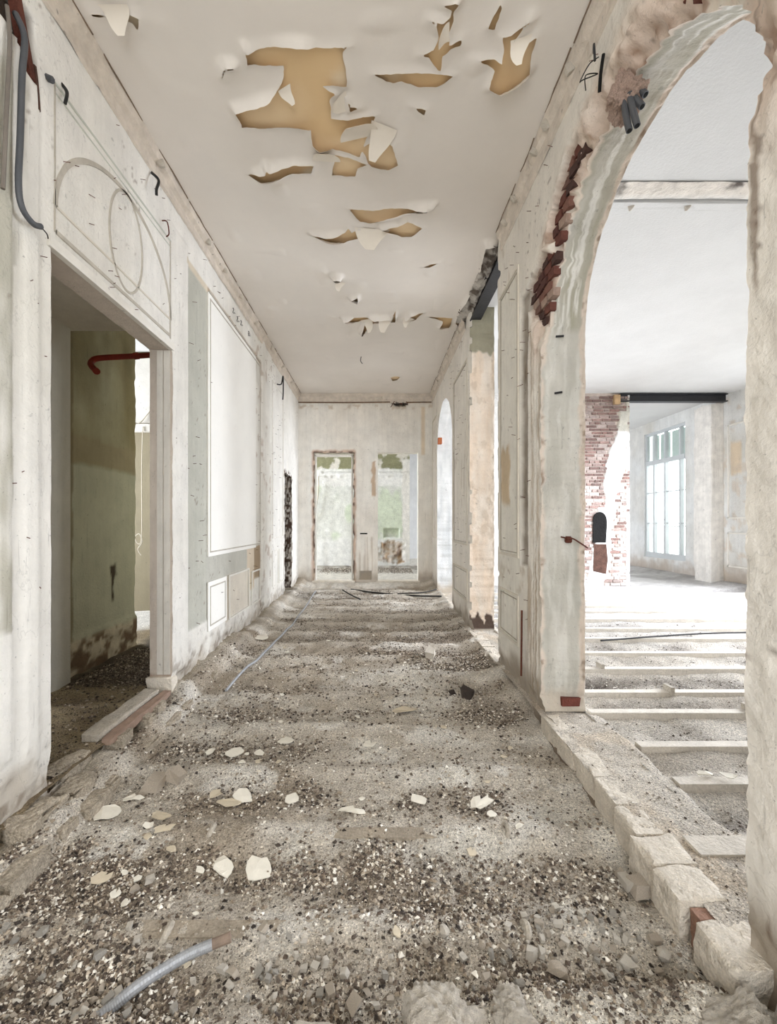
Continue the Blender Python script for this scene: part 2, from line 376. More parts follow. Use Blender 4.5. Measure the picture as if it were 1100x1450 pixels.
HOLES = [[[-0.779,2.516],[-0.769,2.534],[-0.683,2.513],[-0.462,2.495],[-0.268,2.513],[-0.158,2.501],[-0.198,2.534],[-0.195,2.608],[-0.19,2.731],[-0.351,2.731],[-0.27,2.779],[-0.313,2.834],[-0.319,2.95],[-0.198,2.955],[-0.012,2.934],[-0.031,3.02],[-0.092,3.144],[-0.131,3.261],[-0.241,3.22],[-0.327,3.186],[-0.42,3.186],[-0.467,3.117],[-0.468,3.015],[-0.964,3.02],[-0.947,2.938],[-0.96,2.879],[-0.706,2.801],[-0.639,2.747],[-0.584,2.676],[-0.574,2.608],[-0.789,2.6]],[[-0.113,3.186],[-0.012,3.109],[0.117,3.158],[0.171,3.334],[0.093,3.381],[-0.04,3.349],[-0.078,3.273]],[[-0.315,3.249],[-0.218,3.258],[-0.079,3.334],[-0.151,3.365],[-0.176,3.439],[-0.36,3.433]],[[-1.033,3.423],[-0.889,3.365],[-0.865,3.325],[-0.846,3.356],[-0.639,3.306],[-0.5,3.34],[-0.523,3.403],[-0.666,3.381],[-0.813,3.436],[-0.942,3.462]],[[-0.011,2.66],[0.22,2.656],[0.399,2.666],[0.49,2.67],[0.428,2.716],[0.389,2.743],[0.269,2.737],[0.159,2.696],[0.107,2.712]],[[0.42,2.271],[0.442,2.271],[0.425,2.344],[0.436,2.375],[0.416,2.431],[0.433,2.499],[0.496,2.468],[0.497,2.495],[0.438,2.525],[0.403,2.561],[0.395,2.642],[0.314,2.57],[0.262,2.556],[0.338,2.525],[0.363,2.464],[0.34,2.399],[0.304,2.38],[0.377,2.391],[0.409,2.359],[0.416,2.329],[0.373,2.309]],[[0.861,2.375],[0.837,2.415],[0.802,2.482],[0.827,2.53],[0.929,2.456],[0.922,2.516],[0.942,2.627],[0.898,2.682],[0.8,2.743],[0.725,2.731],[0.73,2.627],[0.629,2.576],[0.709,2.57],[0.768,2.598],[0.765,2.534],[0.722,2.456],[0.781,2.448]],[[-0.254,3.791],[-0.105,3.812],[0.252,3.771],[0.501,3.74],[0.344,3.799],[0.138,3.894],[-0.156,3.95]],[[-0.634,4.127],[-0.439,4.127],[-0.307,4.094],[-0.271,4.048],[-0.243,4.108],[-0.177,4.071],[-0.159,4.189],[-0.317,4.229],[-0.447,4.199]],[[0.047,4.012],[0.205,4.003],[0.294,3.937],[0.437,4.048],[0.344,4.165],[0.246,4.165]],[[0.237,2.863],[0.335,2.891],[0.328,2.931]],[[-0.193,2.812],[-0.169,2.861],[-0.107,2.879],[-0.183,2.898]],[[0.68,2.303],[0.684,2.359],[0.672,2.418],[0.637,2.415],[0.654,2.352]],[[-0.458,5.833],[0.189,5.764],[0.259,5.612],[0.247,5.898],[0.068,5.872],[-0.338,5.904]],[[-0.22,6.272],[-0.156,5.872],[-0.009,5.833],[-0.115,6.038]],[[0.381,5.885],[0.46,5.702],[0.632,5.672],[0.534,5.852]],[[0.711,5.783],[1.05,5.827],[1.03,6.072],[0.902,6.072],[0.924,5.904]],[[0.519,4.665],[0.592,4.613],[0.673,4.601],[0.586,4.665]],[[-0.504,4.848],[-0.455,4.821],[-0.411,4.839],[-0.455,4.879]],[[-0.323,5.29],[-0.231,5.248],[-0.243,5.337]],[[0.269,8.199],[0.353,8.124],[0.45,8.161],[0.407,8.353],[0.319,8.353]],[[1.099,4.256],[1.295,4.308],[1.319,6.038],[1.214,6.072],[1.108,5.937],[1.113,5.565],[1.155,5.162],[1.158,4.727],[1.123,4.489]],[[-1.446,2.361],[-1.376,2.352],[-1.324,2.366],[-1.367,2.429],[-1.373,2.383]],[[-1.584,2.353],[-1.517,2.349],[-1.481,2.359],[-1.527,2.363]],[[-0.979,2.675],[-0.947,2.615],[-0.915,2.6],[-0.874,2.603],[-0.931,2.624]]]
FLAKES = [(-1.438, 2.252, 0.143, 0.127), (-0.699, 1.934, 0.129, 0.078), (-0.533, 1.926, 0.135, 0.147), (-0.129, 2.278, 0.144, 0.065), (-0.631, 2.958, 0.133, 0.109), (-0.049, 2.932, 0.132, 0.107), (0.24, 3.425, 0.228, 0.11), (-0.936, 2.808, 0.131, 0.09), (-0.779, 2.816, 0.094, 0.066), (-1.112, 2.84, 0.062, 0.067), (-0.47, 2.367, 0.083, 0.088), (0.237, 2.367, 0.13, 0.07), (0.576, 2.35, 0.157, 0.081), (-1.204, 1.862, 0.093, 0.072), (-1.058, 2.109, 0.098, 0.056), (-1.15, 2.137, 0.05, 0.043), (-0.976, 2.02, 0.057, 0.047), (-1.36, 2.379, 0.119, 0.047), (-1.139, 2.242, 0.142, 0.052), (-0.92, 2.42, 0.073, 0.085), (-0.755, 2.408, 0.144, 0.097), (0.076, 1.573, 0.031, 0.052), (-0.669, 1.498, 0.037, 0.04), (-2.075, 5.343, 0.196, 0.238), (-1.094, 1.774, 0.05, 0.046), (-1.03, 1.741, 0.041, 0.035), (-0.796, 1.91, 0.054, 0.034), (-1.125, 1.891, 0.038, 0.026), (-0.815, 2.35, 0.157, 0.058), (-1.051, 1.865, 0.044, 0.036), (-0.718, 1.682, 0.028, 0.015), (0.712, 2.114, 0.049, 0.028)]
STONES = [(1.019, 1.51, 0.076), (1.109, 1.774, 0.089), (1.076, 1.808, 0.066), (1.07, 1.862, 0.05), (0.554, 1.517, 0.043), (0.591, 1.522, 0.038), (0.628, 1.467, 0.093), (0.879, 1.486, 0.045), (0.962, 1.65, 0.038), (0.784, 1.638, 0.027), (1.024, 1.567, 0.037), (0.925, 1.567, 0.037), (0.466, 1.544, 0.031), (0.256, 1.581, 0.058), (0.384, 1.537, 0.038), (0.307, 1.51, 0.03), (0.183, 1.547, 0.026), (0.435, 1.451, 0.034), (0.473, 1.398, 0.047), (-0.153, 1.408, 0.033), (-0.224, 1.398, 0.037), (-0.19, 1.404, 0.028), (-0.218, 1.486, 0.03), (-0.182, 1.498, 0.03), (-0.112, 1.463, 0.034), (-0.338, 1.4, 0.033), (-0.268, 1.56, 0.026), (-0.496, 1.467, 0.039), (-0.533, 1.474, 0.039), (-0.496, 1.429, 0.029), (-0.425, 1.393, 0.023), (-0.337, 1.393, 0.026), (-1.026, 1.57, 0.037), (-0.99, 1.512, 0.04), (-0.915, 1.414, 0.028), (-0.937, 1.348, 0.031), (-0.848, 1.474, 0.02), (-1.036, 1.812, 0.036), (-0.994, 1.858, 0.037), (0.592, 4.612, 0.123), (0.788, 3.636, 0.109), (0.663, 3.717, 0.062), (2.325, 7.459, 0.149), (-1.303, 2.482, 0.108), (-1.201, 2.546, 0.17), (0.136, 1.429, 0.038), (-0.075, 1.367, 0.05), (1.049, 1.408, 0.047), (0.791, 1.451, 0.029), (0.029, 1.463, 0.029), (-0.287, 1.522, 0.025), (-0.031, 1.419, 0.021), (0.785, 1.534, 0.028), (0.694, 1.56, 0.026), (0.64, 1.586, 0.024), (0.453, 1.627, 0.024), (0.324, 1.419, 0.021), (-1.144, 1.451, 0.034), (-1.198, 1.429, 0.029), (-1.047, 1.387, 0.028), (-1.323, 1.547, 0.026), (-1.06, 1.486, 0.025)]
# ------------------------------------------------------------------ the setting
ZC = 4.23; XL = -1.71; XR = 1.223; XR2 = 1.545; XL2 = -1.894; YB = 9.29; YB2 = 9.5; XO = 7.7
WHITE = S(238, 235, 229); CREAM = S(238, 233, 225); BEIGE = S(229, 223, 213); GREY = S(196, 195, 184); OLIVE = S(168, 163, 142)
DIRTY = S(150, 137, 120); BROWN = S(104, 84, 70); DARK = S(62, 52, 46); PINK = S(224, 206, 192); PEACH = S(240, 221, 201)
# ---- right wall with two arches and a knocked-through opening
CAV = [[(3.10, 2.84), (3.22, 2.93), (3.46, 3.16), (3.42, 3.31), (3.14, 3.40), (3.02, 3.32), (3.07, 3.15), (3.09, 2.95)],
       [(3.04, 3.40), (3.00, 3.56), (2.78, 3.76), (2.60, 3.80), (2.60, 3.68), (2.82, 3.55), (2.94, 3.38)],
       [(1.80, 3.62), (1.55, 3.44), (1.48, 3.50), (1.72, 3.72)]]
def a1(Y, z): return arch_sdf(Y, z, 2.27, 0.87, 2.80, 0.86, 0.0)
def o2(Y, z): return rect_sdf(Y, z, 4.27, 5.56, 0.0, 4.8)
def a3(Y, z): return arch_sdf(Y, z, 7.695, 0.835, 2.80, 0.84, 0.0)
def right_sdf(Y, z):
    return np.minimum(np.minimum(a1(Y, z), o2(Y, z)), a3(Y, z)) + 0.020 * fbm(Y * 9, z * 9, 0, 21, 4)
def right_disp(Y, z):
    f = a1(Y, z); up = sm(2.65, 2.95, z)
    d = 0.085 * (1 - sm(0.0, 0.13, f + 0.03 * fbm(Y * 8, z * 8, 0, 8))) * up
    rough = (1 - sm(0.12, 0.32, f)) * (0.25 + 0.75 * up)
    d = d + rough * (0.022 * fbm(Y * 13, z * 13, 1, 31) + 0.018 * vn(Y * 31, z * 31, 1, 32) + 0.006 * vn(Y * 57, z * 57, 1, 33))
    for P in CAV:
        k = 1 - sm(-0.012, 0.012, poly_sdf(Y, z, P) + 0.012 * fbm(Y * 20, z * 20, 0, 4)); d = d * (1 - k) + 0.060 * k
    d = d + 0.032 * box_m(Y, z, 3.43, 3.59, 1.05, 3.30, 0.008, 0.012)
    d = d - 0.010 * box_m(Y, z, 3.12, 3.42, 0.1, 2.9, 0.01) * np.abs(np.sin((Y - 3.12) * 52)) ** 3
    d = d + 0.02 * (1 - sm(0.03, 0.16, z + 0.06 * fbm(Y * 6, z * 6, 0, 12))) * (1 + fbm(Y * 15, z * 15, 0, 14))
    d = d - 0.05 * (1 - sm(-0.22, -0.02, z))
    g = 0.03 * (1 - sm(0.0, 0.1, o2(Y, z))) * (vn(Y * 14, z * 10, 0, 3) > 0.25)
    return d + g + 0.0035 * fbm(Y * 5, z * 5, 0, 2)
def right_col(Y, z):
    C = mix(const(BEIGE, Y), CREAM, 0.5 + 0.8 * fbm(Y * 1.5, z * 0.8, 0, 1))
    f = a1(Y, z); n = fbm(Y * 9, z * 9, 0, 40)
    C = mix(C, S(231, 227, 217), box_m(Y, z, 3.62, 4.27, 0.2, 3.62, 0.004))
    rough = (1 - sm(0.08, 0.30, f + 0.08 * n)) * sm(2.4, 2.9, z)
    C = mix(C, PINK, rough); C = mix(C, S(176, 150, 132), rough * sm(0.15, 0.5, fbm(Y * 14, z * 14, 0, 41)))
    C = mix(C, S(236, 228, 216), rough * sm(0.1, 0.4, fbm(Y * 8, z * 8, 4, 44)))
    st = box_m(Y, z, 3.12, 3.43, 0.05, 2.95, 0.01) * sm(0.1, 0.5, vn(Y * 75, z * 1.3, 0, 42) + 0.3 * vn(Y * 30, z * 8, 0, 43))
    C = mix(C, S(172, 152, 128), st * 0.75)
    C = mix(C, S(118, 104, 88), box_m(Y, z, 3.43, 3.59, 1.05, 3.30, 0.006, 0.012) * (0.75 + 0.3 * n))
    C = mix(C, S(196, 170, 132), box_m(Y, z, 3.90, 4.16, 1.58, 2.12, 0.03, 0.06) * 0.8)
    C = mix(C, S(180, 164, 142), box_m(Y, z, 3.45, 4.2, 0.80, 1.02, 0.05, 0.08) * 0.5 * sm(-0.1, 0.3, n))
    for P in CAV: C = mix(C, S(164, 138, 122), 1 - sm(-0.008, 0.008, poly_sdf(Y, z, P) + 0.012 * fbm(Y * 20, z * 20, 0, 4)))
    C = mix(C, DIRTY, (1 - sm(0.05, 0.32, z + 0.18 * fbm(Y * 5, z * 5, 0, 6))) * 0.85)
    C = mix(C, S(122, 108, 94), (1 - sm(-0.12, 0.02, z + 0.05 * n)))
    C = mix(C, S(176, 160, 140), sm(0.38, 0.6, fbm(Y * 11, z * 3, 0, 7, 5)) * 0.4)
    sc = sm(0.52, 0.62, fbm(Y * 37, z * 29, 0, 77)) * sm(0.2, 0.5, vn(Y * 3, z * 3, 0, 78)) * sm(0.3, 0.0, z - 4)
    cr = sm(0.62, 0.74, vn(Y * 70 + 2 * vn(Y * 4, z * 2, 0, 88), z * 1.6, 0, 87)) * box_m(Y, z, 0.5, 1.5, 0.1, 3.3, 0.03)
    C = mix(C, S(118, 98, 80), cr * 0.75)
    return mix(C, BROWN, sc * 0.6)
uR = lin((-3.0, 1.0, 0.1), (1.0, 4.4, 0.016), (4.4, 9.29, 0.026)); vR = lin((-0.4, 4.25, 0.02))
g = grid(uR, vR, right_sdf)
wall_right, PR = surf('wall_right', g, lambda Y, z: (XR + right_disp(Y, z), Y, z), right_col, M_PLASTER, kind='structure',
                      label='right corridor wall pierced by two arches and a tall opening', cat='wall')
bk, PRB = surf('back_face', g, lambda Y, z: (XR2 + 0 * Y, Y, z), lambda Y, z: const(S(232, 231, 228), Y), M_PLASTER, wall_right)
Em = g['U'][g['E']].mean(1); to3R = lambda a, b: np.stack([0 * a, a, b], 1)
def col_a1(Y, z, t):
    C = const(S(216, 212, 203), Y); up = sm(2.78, 2.86, z)
    C = mix(C, S(192, 189, 179), 0.5 + 1.2 * fbm(t * 3, z * 2.2, 0, 50))
    C = mix(C, OLIVE, up * (0.45 + 1.0 * fbm(t * 3.3, Y * 1.7 + t, z * 1.9, 51, 4)))
    C = mix(C, S(238, 236, 230), sm(0.10, 0.30, fbm(t * 7.3, Y * 2.1 + 0.3 * t, z * 2.3, 52, 5)) * (0.35 + 0.5 * up))
    e = np.clip((1 - sm(0.02, 0.12, t + 0.1 * fbm(Y * 8, z * 8, 0, 53))) + sm(0.84, 0.9, t + 0.08 * fbm(Y * 8, z * 8, 5, 54)), 0, 1)
    C = mix(C, S(226, 212, 198), e)
    C = mix(C, S(150, 128, 108), e * sm(0.2, 0.5, fbm(Y * 16, z * 16, t * 4, 55)) * 0.8)
    C = mix(C, S(206, 196, 182), (1 - sm(0.1, 0.22, z + 0.06 * fbm(t * 8, z * 4, 0, 3))))
    return mix(C, S(190, 178, 160), (1 - sm(0.0, 0.03, z)))
def col_o2(Y, z, t):
    C = mix(const(PEACH, Y), S(244, 232, 218), 0.5 + fbm(t * 5, z * 3, 0, 56))
    C = mix(C, S(200, 180, 158), sm(0.25, 0.45, fbm(t * 3.7 + z * 1.3, z * 5.3, 0, 57, 5)) * 0.4)
    C = mix(C, OLIVE * 0.9, sm(3.60, 3.64, z + 0.05 * vn(t * 6, 0 * z, 0, 58)))
    C = mix(C, S(92, 76, 66), 1 - sm(0.14, 0.17, z + 0.09 * vn(t * 9, 0 * z, 0, 59)))
    return mix(C, S(232, 222, 208), 1 - sm(0.0, 0.02, z))
def col_a3(Y, z, t):
    C = mix(const(S(240, 240, 238), Y), S(212, 214, 214), 0.4 + fbm(t * 4, z * 2, 0, 60))
    return mix(C, S(196, 184, 168), 1 - sm(0.05, 0.3, z + 0.1 * fbm(t * 4, z * 6, 0, 61)))
p0R = lambda Y, z: (XR + right_disp(Y, z), Y, z); p1R = lambda Y, z: (XR2 + 0 * Y, Y, z)
def arch_path(c, a, s, b): return [(c + a, 0.0), (c + a, s)] + [(c + a * math.cos(q), s + b * math.sin(q)) for q in np.linspace(0, math.pi, 60)[1:]] + [(c - a, 0.0)]
rim_reveal('arch_reveal', arch_path(2.27, 0.87, 2.80, 0.86), right_sdf, p0R, p1R, to3R, col_a1, M_PLASTER, wall_right, 26, 0.0035, 0.036)
for yy in (4.27, 5.56): rim_reveal('opening_reveal', [(yy, 0.0), (yy, 4.24)], right_sdf, p0R, p1R, to3R, col_o2, M_PLASTER, wall_right, 22, 0.010, 0.02)
rim_reveal('arch_reveal', arch_path(7.695, 0.835, 2.80, 0.84), right_sdf, p0R, p1R, to3R, col_a3, M_PLASTER, wall_right, 8, 0.01, 0.02)
# bricks laid bare around the near arch
rng = random.Random(4)
BR = [S(112, 70, 60), S(92, 60, 54), S(132, 94, 82), S(80, 58, 52), S(170, 146, 132), S(120, 90, 80)]
def brick_mesh(c, dx, dy, dz, seed):
    r = random.Random(seed); V = np.array([(x, y, z) for x in (-1, 1) for y in (-1, 1) for z in (-1, 1)], float) * (dx / 2, dy / 2, dz / 2)
    V += np.array([[r.uniform(-1, 1) for _ in range(3)] for _ in range(8)]) * 0.004
    F = np.array([(0, 1, 3, 2), (4, 6, 7, 5), (0, 4, 5, 1), (2, 3, 7, 6), (0, 2, 6, 4), (1, 5, 7, 3)])
    return np_mesh('brick', V, F, np.broadcast_to(c, (8, 3)))
BMS = [brick_mesh(BR[i % 6], 0.05, 0.100, 0.056, i) for i in range(10)]
def place_bricks(P, wall, zoff=0.0, ang=0.0):
    ys = [p[0] for p in P]; zs = [p[1] for p in P]; row = 0; z = min(zs)
    while z < max(zs):
        y = min(ys) + (0.055 if row % 2 else 0)
        while y < max(ys) + 0.05:
            c = poly_sdf(np.array([y]), np.array([z]), P)[0]
            if c < 0.012:
                d = float(right_disp(np.array([y]), np.array([z]))[0])
                o = link('brick', rng.choice(BMS), M_BRICK, wall); o.location = (XR + 0.060 + rng.uniform(0.0, 0.012), y, z)
                o.rotation_euler = (rng.uniform(-0.04, 0.04) + ang, rng.uniform(-0.04, 0.04), rng.uniform(-0.06, 0.06))
            y += 0.116
        z += 0.074; row += 1
for P, a in zip(CAV, (0.05, 0.15, -0.2)): place_bricks(P, wall_right, 0, a)
b = link('brick', brick_mesh(S(122, 70, 60), 0.135, 0.03, 0.058, 77), M_BRICK, wall_right); b.location = (1.43, 3.128, 0.085)
# ---- left wall with the doorway and a hacked hole further on
def left_sdf(Y, z):
    d1 = rect_sdf(Y, z, 2.226, 3.54, -0.02, 2.85); d2 = rect_sdf(Y, z, 7.89, 8.55, 0.0, 2.34) + 0.02 * vn(Y * 9, z * 12, 0, 6)
    return np.minimum(d1, d2) + 0.004 * fbm(Y * 12, z * 12, 0, 22)
HOLE_L = [(1.80, 3.88), (2.12, 3.92), (2.10, 3.78), (2.14, 3.62), (2.09, 3.60), (2.03, 3.72), (1.93, 3.70), (1.80, 3.78)]
def left_disp(Y, z):                                       # positive: away from the corridor
    d = 0.06 * (1 - sm(-0.01, 0.012, poly_sdf(Y, z, HOLE_L) + 0.012 * fbm(Y * 18, z * 18, 0, 4)))
    d = d + 0.010 * box_m(Y, z, 3.84, 4.29, 0.42, 3.74, 0.004) + 0.008 * box_m(Y, z, 4.29, 6.25, 0.30, 1.08, 0.005)
    d = d - 0.018 * box_m(Y, z, 6.30, 6.86, 0.1, 4.2, 0.008) - 0.012 * box_m(Y, z, 3.54, 3.83, 0.1, 3.9, 0.006)
    d = d - 0.012 * box_m(Y, z, 2.05, 2.14, 0.1, 3.6, 0.006) - 0.02 * box_m(Y, z, 1.2, 1.98, 0.3, 3.7, 0.006)
    d = d + 0.03 * (1 - sm(0.02, 0.22, z + 0.1 * fbm(Y * 5, z * 5, 0, 12))) * (1 + fbm(Y * 15, z * 15, 0, 14))
    d = d - 0.03 * (1 - sm(-0.15, 0.0, z))
    d = d + 0.02 * (1 - sm(-0.015, 0.01, np.hypot((Y - 5.76) / 0.6, z - 1.66 - (Y - 5.76) * 0.4) - 0.05 + 0.02 * vn(Y * 20, z * 20, 0, 5)))
    return d + 0.003 * fbm(Y * 5, z * 5, 0, 2)
def left_col(Y, z):
    C = mix(const(WHITE, Y), S(226, 222, 213), 0.35 + 0.9 * fbm(Y * 1.5, z * 0.8, 0, 1)); n = fbm(Y * 8, z * 8, 0, 40)
    C = mix(C, S(188, 187, 176), box_m(Y, z, 3.84, 4.29, 0.42, 3.74, 0.004))
    C = mix(C, S(214, 200, 176), box_m(Y, z, 3.80, 4.30, 3.74, 3.80, 0.006) * 0.8)
    C = mix(C, S(192, 190, 180), box_m(Y, z, 4.29, 5.62, 0.76, 1.085, 0.008, 0.01))
    C = mix(C, S(222, 204, 178), box_m(Y, z, 5.62, 5.95, 0.5, 1.085, 0.02, 0.02) * 0.8)
    C = mix(C, S(166, 146, 120), box_m(Y, z, 5.95, 6.25, 0.62, 1.085, 0.01, 0.01))
    C = mix(C, S(222, 214, 200), box_m(Y, z, 4.86, 5.72, 0.30, 0.80, 0.01))
    C = mix(C, S(198, 184, 162), box_m(Y, z, 4.80, 4.88, 0.28, 0.80, 0.008))
    C = mix(C, S(176, 150, 118), box_m(Y, z, 4.29, 6.22, 3.745, 3.80, 0.01, 0.02) * 0.8)
    C = mix(C, S(168, 146, 128), sm(0.25, 0.5, n) * box_m(Y, z, 5.8, 6.9, 0, 4.2, 0.12) * 0.55)
    C = mix(C, S(186, 182, 168), box_m(Y, z, 1.0, 1.985, 0.9, 3.62, 0.004, 0.01) * sm(-0.35, 0.1, fbm(Y * 6, z * 2.2, 0, 45)))
    C = mix(C, S(170, 166, 152), box_m(Y, z, 1.98, 2.08, 2.6, 3.7, 0.01, 0.03) * sm(-0.1, 0.2, fbm(Y * 22, z * 2, 0, 46)) * 0.6)
    C = mix(C, S(70, 58, 50), 1 - sm(-0.008, 0.01, poly_sdf(Y, z, HOLE_L) + 0.012 * fbm(Y * 18, z * 18, 0, 4)))
    C = mix(C, BROWN, sm(0.1, 0.3, vn(Y * 18, z * 18, 0, 9)) * (1 - sm(0.02, 0.11, rect_sdf(Y, z, 7.89, 8.55, 0, 2.34))))
    C = mix(C, S(110, 92, 76), 1 - sm(-0.015, 0.01, np.hypot((Y - 5.76) / 0.6, z - 1.66 - (Y - 5.76) * 0.4) - 0.05 + 0.02 * vn(Y * 20, z * 20, 0, 5)))
    C = mix(C, S(176, 164, 148), (1 - sm(0.02, 0.30, z + 0.2 * fbm(Y * 6, z * 6, 0, 6))) * 0.7)
    C = mix(C, S(132, 118, 102), sm(0.1, 0.4, fbm(Y * 16, z * 16, 0, 66)) * (1 - sm(0.1, 0.4, z)) * 0.7)
    C = mix(C, DIRTY, 1 - sm(-0.1, 0.03, z + 0.05 * n))
    sc = sm(0.50, 0.62, fbm(Y * 37, z * 29, 0, 77)) * sm(0.25, 0.55, vn(Y * 2.4, z * 2.4, 0, 79))
    return mix(C, S(120, 100, 84), sc * 0.6)
gl = grid(lin((-3, 1.2, 0.1), (1.2, 4.4, 0.017), (4.4, 9.29, 0.026)), lin((-0.4, 4.25, 0.02)), left_sdf)
wall_left, PL = surf('wall_left', gl, lambda Y, z: (XL - left_disp(Y, z), Y, z), left_col, M_PLASTER, kind='structure',
                     label='left corridor wall with panelling, a tall doorway and an overdoor scar', cat='wall')
bk, PLB = surf('back_face', gl, lambda Y, z: (XL2 + 0 * Y, Y, z), lambda Y, z: const(S(176, 170, 150), Y), M_PLASTER, wall_left)
Em = gl['U'][gl['E']].mean(1); to3L = lambda a, b: np.stack([0 * a, a, b], 1)
def col_ld(Y, z, t):
    C = mix(const(S(206, 194, 182), Y), S(218, 208, 196), fbm(t * 3, z * 1.5, 0, 60))
    return mix(C, S(160, 140, 122), (1 - sm(0.12, 0.16, z)) * 0.8 + 0.6 * sm(0.3, 0.5, fbm(t * 9, z * 5, 0, 62)) * (1 - sm(0.2, 0.8, z)))
def col_lh(Y, z, t): return mix(const(S(206, 198, 186), Y), S(84, 66, 54), sm(-0.2, 0.2, vn(t * 8, z * 20, Y * 8, 63)))
p0L = lambda Y, z: (XL - left_disp(Y, z), Y, z); p1L = lambda Y, z: (XL2 + 0 * Y, Y, z)
for q in ([(2.226, -0.02), (2.226, 2.85)], [(2.226, 2.85), (3.54, 2.85)], [(3.54, 2.85), (3.54, -0.02)]): rim_reveal('doorway_reveal', q, left_sdf, p0L, p1L, to3L, col_ld, M_PLASTER, wall_left, 8, 0.003, 0.006)
for q in ([(7.89, 0), (7.89, 2.34)], [(7.89, 2.34), (8.55, 2.34)], [(8.55, 2.34), (8.55, 0)]): rim_reveal('hole_reveal', q, left_sdf, p0L, p1L, to3L, col_lh, M_RAW, wall_left, 8, 0.02, 0.02)
for i, x in enumerate((-1.775, -1.832)):                   # upright board joints in the door lining
    boxo('lining_board', M_WOODP, wall_left, x + 0.003, x + 0.052, 3.530, 3.542, 0.14, 2.84)
rough_block('plinth_block', M_STONE, wall_left, XL2 - 0.01, XL + 0.02, 3.50, 3.62, -0.06, 0.12, 3, 0.01)
# ---- back wall with two doorways
D1 = (-1.363, -0.51, 0.13, 2.95); D2 = (0.03, 0.913, 0.13, 2.95)
def back_sdf(x, z):
    d1 = rect_sdf(x, z, *D1) + 0.014 * vn(x * 14, z * 9, 0, 7); d2 = rect_sdf(x, z, *D2)
    return np.minimum(d1, d2) + 0.004 * fbm(x * 10, z * 10, 0, 8)
HOLE_B = [(0.30, 4.06), (0.42, 3.98), (0.60, 3.97), (0.70, 4.02), (0.62, 4.09), (0.40, 4.10)]
def back_disp(x, z):
    n = fbm(x * 12, z * 12, 0, 3)
    d = 0.03 * (1 - sm(0.03, 0.07, rect_sdf(x, z, *D1) + 0.03 * n)) - 0.012 * box_m(x, z, -1.9, -1.45, 0.2, 3.95, 0.005) - 0.012 * box_m(x, z, 0.93, 1.6, 0.2, 3.95, 0.005)
    d = d - 0.01 * box_m(x, z, -0.45, -0.02, 0.2, 1.32, 0.005) + 0.01 * box_m(x, z, -0.38, -0.10, 0.2, 0.36, 0.008)
    d = d + 0.05 * (1 - sm(-0.01, 0.01, poly_sdf(x, z, HOLE_B) + 0.01 * n)) - 0.06 * (1 - sm(0.08, 0.13, z))
    return d + 0.003 * n
def back_col(x, z):
    C = mix(const(S(242, 239, 232), x), S(234, 227, 216), 0.4 + fbm(x * 1.6, z, 0, 2)); n = fbm(x * 10, z * 8, 0, 3)
    e = 1 - sm(0.03, 0.08, rect_sdf(x, z, *D1) + 0.03 * n)
    C = mix(C, S(214, 190, 172), e); C = mix(C, S(76, 52, 42), (1 - sm(0.0, 0.05, rect_sdf(x, z, *D1) + 0.02 * n)) * sm(-0.35, 0.05, vn(x * 14, z * 11, 0, 5)))
    C = mix(C, S(206, 182, 158), box_m(x, z, -0.10, -0.02, 2.0, 2.75, 0.012, 0.03))
    C = mix(C, S(200, 188, 172), sm(-0.1, 0.3, vn(x * 40, z * 2, 0, 4)) * box_m(x, z, -0.40, -0.08, 0.35, 1.1, 0.01) * 0.7)
    C = mix(C, S(150, 142, 130), box_m(x, z, -0.38, -0.10, 0.16, 0.36, 0.008)); C = mix(C, S(226, 206, 178), box_m(x, z, 0.98, 1.06, 2.9, 3.95, 0.02) * 0.8)
    C = mix(C, S(60, 44, 38), 1 - sm(-0.01, 0.01, poly_sdf(x, z, HOLE_B) + 0.01 * n))
    C = mix(C, S(196, 176, 152), box_m(x, z, -1.7, 1.3, 3.9, 4.0, 0.02, 0.02) * sm(0.0, 0.4, n) * 0.6)
    C = mix(C, S(170, 154, 134), (1 - sm(0.15, 0.5, z + 0.15 * n)) * 0.6); return mix(C, S(150, 134, 116), 1 - sm(0.06, 0.14, z))
gb = grid(lin((-6.5, -1.9, 0.15), (-1.9, 1.56, 0.022)), lin((-0.4, 4.25, 0.022)), back_sdf)
wall_back, PB = surf('wall_back', gb, lambda x, z: (x, YB + back_disp(x, z), z), back_col, M_PLASTER, kind='structure',
                     label='cream end wall of the corridor with two open doorways', cat='wall')
bk, PBB = surf('back_face', gb, lambda x, z: (x, YB2 + 0 * x, z), lambda x, z: const(S(226, 222, 214), x), M_PLASTER, wall_back)
Em = gb['U'][gb['E']].mean(1); to3B = lambda a, b: np.stack([a, 0 * a, b], 1)
cb1 = lambda x, z, t: mix(const(S(232, 224, 212), x), S(88, 64, 52), sm(0.0, 0.3, vn(x * 9 + t * 5, z * 12, 0, 5)) * (z < 2.93))
cb2 = lambda x, z, t: const(S(234, 228, 217), x)
p0B = lambda x, z: (x, YB + back_disp(x, z), z); p1B = lambda x, z: (x, YB2 + 0 * x, z)
for D, cc, mm, am in ((D1, cb1, M_RAW, 0.012), (D2, cb2, M_PLASTER, 0.003)):
    for q in ([(D[0], D[2]), (D[0], D[3])], [(D[0], D[3]), (D[1], D[3])], [(D[1], D[3]), (D[1], D[2])]): rim_reveal('doorway_reveal', q, back_sdf, p0B, p1B, to3B, cc, mm, wall_back, 5, am, 0.008)
for x in (-1.345, -0.535): boxo('door_lining', M_TRIMW, wall_back, x - 0.02, x + 0.012, YB + 0.06, YB2 - 0.02, 0.12, 2.90)
boxo('door_lining', M_TRIMW, wall_back, -1.36, -0.52, YB + 0.06, YB2 - 0.02, 2.88, 2.92)
boxo('slot_shade', M_SOOT_SHADE, wall_back, -0.36, -0.20, YB - 0.016, YB + 0.01, 1.16, 1.19)  # black bar painted for the shade inside a slot
